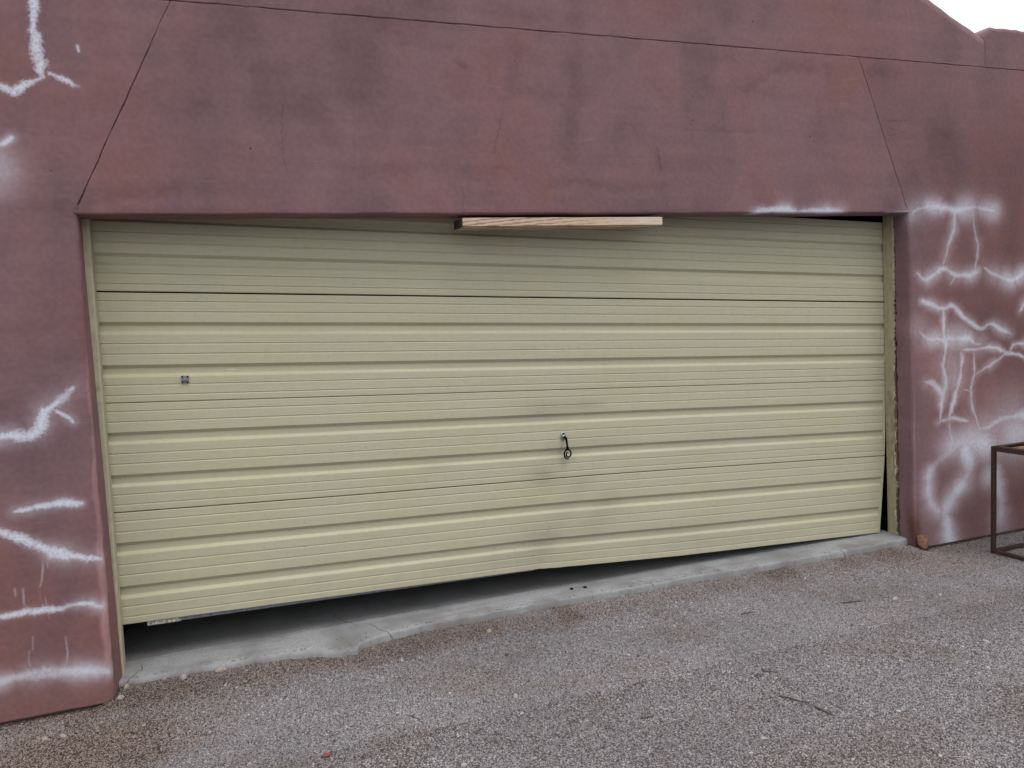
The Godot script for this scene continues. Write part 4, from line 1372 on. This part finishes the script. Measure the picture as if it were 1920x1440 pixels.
func _pipe() -> void:
	var o := _thing("rusty_pipe_stub", "short rusty copper brown pipe stub standing at the foot of the right pier", "pipe", Vector3(4.366, 0.0, 0.045))
	var st := _new()
	var r := 0.033
	var rows := []
	for ring in [[r, -0.05], [r * 1.02, 0.03], [r, 0.06], [r * 1.01, 0.108], [r * 0.97, 0.112], [r * 0.86, 0.110], [r * 0.84, 0.06], [r * 0.84, 0.02], [0.001, 0.018]]:
		var row := []
		for k in 25:
			var a := -TAU * k / 24
			var w := 1.0 + 0.04 * wob.get_noise_2d(cos(a) * 3, sin(a) * 3 + ring[1] * 30)
			var dip := 0.010 * wob.get_noise_2d(cos(a) * 5 + 9, sin(a) * 5) if ring[1] > 0.1 else 0.0
			row.append(Vector3(cos(a) * ring[0] * w, ring[1] + dip, sin(a) * ring[0] * w))
		rows.append(row)
	_grid(st, rows, [], Vector3(1, 0, 0))
	_put("pipe_wall", st, M.copper, o)
	st = _new()
	var row2 := [[], []]
	for k in 25:
		var a := -TAU * k / 24
		row2[0].append(Vector3(cos(a) * r * 1.05, -0.03, sin(a) * r * 1.05))
		row2[1].append(Vector3(cos(a) * r * 1.05, 0.048 + 0.012 * sin(a * 2.0 + 1.0), sin(a) * r * 1.05))
	_grid(st, row2, [], Vector3(1, 0, 0))
	_put("rust_collar", st, M.rust, o)


func _table() -> void:
	var o := _thing("rusty_table_frame", "dark rusty angle iron table frame standing on the gravel by the right wall", "table", Vector3(4.735, 0.0, 0.275))
	var h := 0.715
	var lx := 1.25
	var lz := 0.62
	var t := 0.027
	for p in [[0.0, 0.0], [lx, 0.0], [0.0, lz], [lx, lz]]:
		var st := _new()
		var sx := 1.0 if p[0] == 0.0 else -1.0
		var sz := 1.0 if p[1] == 0.0 else -1.0
		# angle iron: two thin flanges
		var lean := Vector3(0.012 * sx, 0, 0)
		_bar(st, Vector3(p[0], 0.0, p[1]), Vector3(p[0], h, p[1]) + lean, t, t * 0.95, Vector3(1, 0, 0), 0.003)
		_put("leg", st, M.rust, o)
	for q in [[Vector3(0, h - 0.015, 0), Vector3(lx, h - 0.015, 0)], [Vector3(0, h - 0.015, lz), Vector3(lx, h - 0.015, lz)], [Vector3(0, h - 0.015, 0.02), Vector3(0, h - 0.015, lz - 0.02)], [Vector3(lx, h - 0.015, 0.02), Vector3(lx, h - 0.015, lz - 0.02)]]:
		var st := _new()
		_bar(st, q[0], q[1], 0.008, 0.030, Vector3.UP, 0.002)
		var inward: Vector3 = Vector3(lx / 2, h, lz / 2) - (q[0] + q[1]) / 2
		inward.y = 0
		var off: Vector3 = inward.normalized() * 0.018 + Vector3(0, 0.0165, 0)
		_bar(st, q[0] + off, q[1] + off, 0.034, 0.004, Vector3.UP, 0.001)
		_put("top_rail", st, M.rust, o)
	var st3 := _new()
	_abox(st3, Vector3(0.03, h - 0.026, 0.03), Vector3(lx - 0.03, h - 0.016, lz - 0.03), 0.002)
	_put("tabletop", st3, M.rust_plate, o)
	for q in [[Vector3(0.022, 0.012, 0.0), Vector3(lx - 0.022, 0.012, 0.0)], [Vector3(0.022, 0.016, lz), Vector3(lx - 0.022, 0.016, lz)], [Vector3(0, 0.016, 0.022), Vector3(0, 0.016, lz - 0.022)], [Vector3(lx, 0.016, 0.022), Vector3(lx, 0.016, lz - 0.022)]]:
		var st := _new()
		_bar(st, q[0], q[1], 0.034, 0.017, Vector3.UP, 0.002)
		_put("base_rail", st, M.rust, o)


func _stone(x: float, z: float, size: Vector3, mat: Material, label: String) -> void:
	var st := _new()
	var r := RandomNumberGenerator.new()
	r.seed = int(absf(x * 1000) + absf(z * 77000))
	_icosa(st, r, 1.0, 0.22)
	var o := _put("stone", st, mat)
	o.position = Vector3(x, _gy(x, z) + size.y * 0.35, z)
	o.scale = size
	o.rotation.y = r.randf() * TAU
	_tag(o, label, "stone", "stones lying on the gravel")


func _twig(pts: Array, r: float, label: String, mat: Material = null) -> void:
	var a: Array = []
	var rad: Array = []
	var n := pts.size() / 2
	for i in n:
		a.append(Vector3(pts[i * 2] - pts[0], _gy(pts[i * 2], pts[i * 2 + 1]) + 0.004 + 0.004 * (i % 2), pts[i * 2 + 1] - pts[1]))
		rad.append(r * 0.72 * (1.0 - 0.5 * i / n))
	var st := _new()
	_tube(st, a, rad, 6)
	var o := _put("twig", st, mat if mat else M.twig)
	o.position = Vector3(pts[0], 0, pts[1])
	_tag(o, label, "twig", "twigs lying on the gravel")


func _small_things() -> void:
	_stone(-0.275, -0.035, Vector3(0.021, 0.016, 0.017), M.stone, "grey stone against the threshold's front edge, nearest its left end")
	_stone(-0.105, -0.040, Vector3(0.028, 0.017, 0.020), M.stone, "largest grey stone touching the front edge of the concrete threshold")
	_stone(-0.530, -0.035, Vector3(0.017, 0.018, 0.016), M.stone, "pinkish stone in the crack at the foot of the left jamb")
	_stone(-0.546, 0.040, Vector3(0.020, 0.014, 0.016), M.stone, "pale stone at the bottom corner of the left pier")
	_stone(-0.758, 0.248, Vector3(0.020, 0.010, 0.013), M.stone, "flat pale stone in the brown soil before the left pier")
	_stone(-0.83, 0.234, Vector3(0.019, 0.009, 0.012), M.stone, "flat stone at the far left, close under the pier base")
	_stone(1.267, 0.052, Vector3(0.020, 0.010, 0.015), M.stone, "pinkish stone just before the middle of the threshold")
	_stone(1.145, 0.786, Vector3(0.016, 0.010, 0.012), M.stone_white, "lone pale stone out in the middle of the gravel")
	_stone(0.769, 1.222, Vector3(0.014, 0.010, 0.011), M.stone_white, "small white stone at the very front of the gravel")
	_stone(1.267, 0.327, Vector3(0.013, 0.008, 0.010), M.stone_dark, "small black stone in the gravel before the door's middle")
	_stone(1.85, 0.649, Vector3(0.013, 0.008, 0.010), M.stone_dark, "small black stone right of the lone pale stone")
	_stone(3.529, 0.625, Vector3(0.020, 0.010, 0.012), M.stone_white, "longish pale stone before the right end of the threshold")
	_stone(3.439, 1.276, Vector3(0.022, 0.009, 0.011), M.stone_white, "white stone nearest the right border of the gravel")
	_stone(3.792, 0.698, Vector3(0.016, 0.011, 0.013), M.stone_white, "pale rounded stone before the rusty table frame")
	_stone(3.185, 1.494, Vector3(0.014, 0.011, 0.012), M.stone_white, "small white stone in the dark patch at lower right")
	_twig([1.55, 1.205, 1.577, 1.211, 1.61, 1.207], 0.005, "stubby brown stick alone before the door's right half")
	_twig([2.18, 1.30, 2.20, 1.335, 2.228, 1.372, 2.243, 1.40, 2.27, 1.402], 0.005, "bent brown twig, longest on the gravel")
	_twig([2.255, 1.44, 2.262, 1.48, 2.275, 1.53], 0.007, "dark broken twig just below the long bent twig")
	_twig([2.20, 1.10, 2.227, 1.102, 2.258, 1.108], 0.004, "dark little stick, left of a close pair")
	_twig([2.27, 1.07, 2.295, 1.092, 2.325, 1.115], 0.004, "dark little stick, right of a close pair")
	_twig([2.62, 0.43, 2.657, 0.44, 2.70, 0.446], 0.0045, "dark stick near the threshold's right half")
	_twig([3.23, 0.545, 3.287, 0.562, 3.36, 0.578], 0.006, "grey stick farthest right on the gravel")
	_twig([2.44, 0.645, 2.471, 0.636, 2.52, 0.640], 0.004, "pale straw stick on the gravel", M.stone_white)
	# one dry red leaf
	var st := _new()
	var mid := [Vector3(-0.020, 0.012, 0), Vector3(-0.006, 0.016, 0.002), Vector3(0.008, 0.015, 0), Vector3(0.022, 0.010, -0.002)]
	var up := [Vector3(-0.020, 0.012, 0), Vector3(-0.007, 0.012, -0.011), Vector3(0.008, 0.011, -0.010), Vector3(0.022, 0.010, -0.002)]
	var dn := [Vector3(-0.020, 0.012, 0), Vector3(-0.005, 0.011, 0.014), Vector3(0.009, 0.010, 0.011), Vector3(0.022, 0.010, -0.002)]
	_grid(st, [up, mid, dn], [], Vector3.UP)
	var o := _put("leaf", st, M.leaf)
	o.position = Vector3(0.284, _gy(0.284, 0.923) - 0.002, 0.923)
	_tag(o, "small dry red leaf on the gravel at the front left", "leaf")
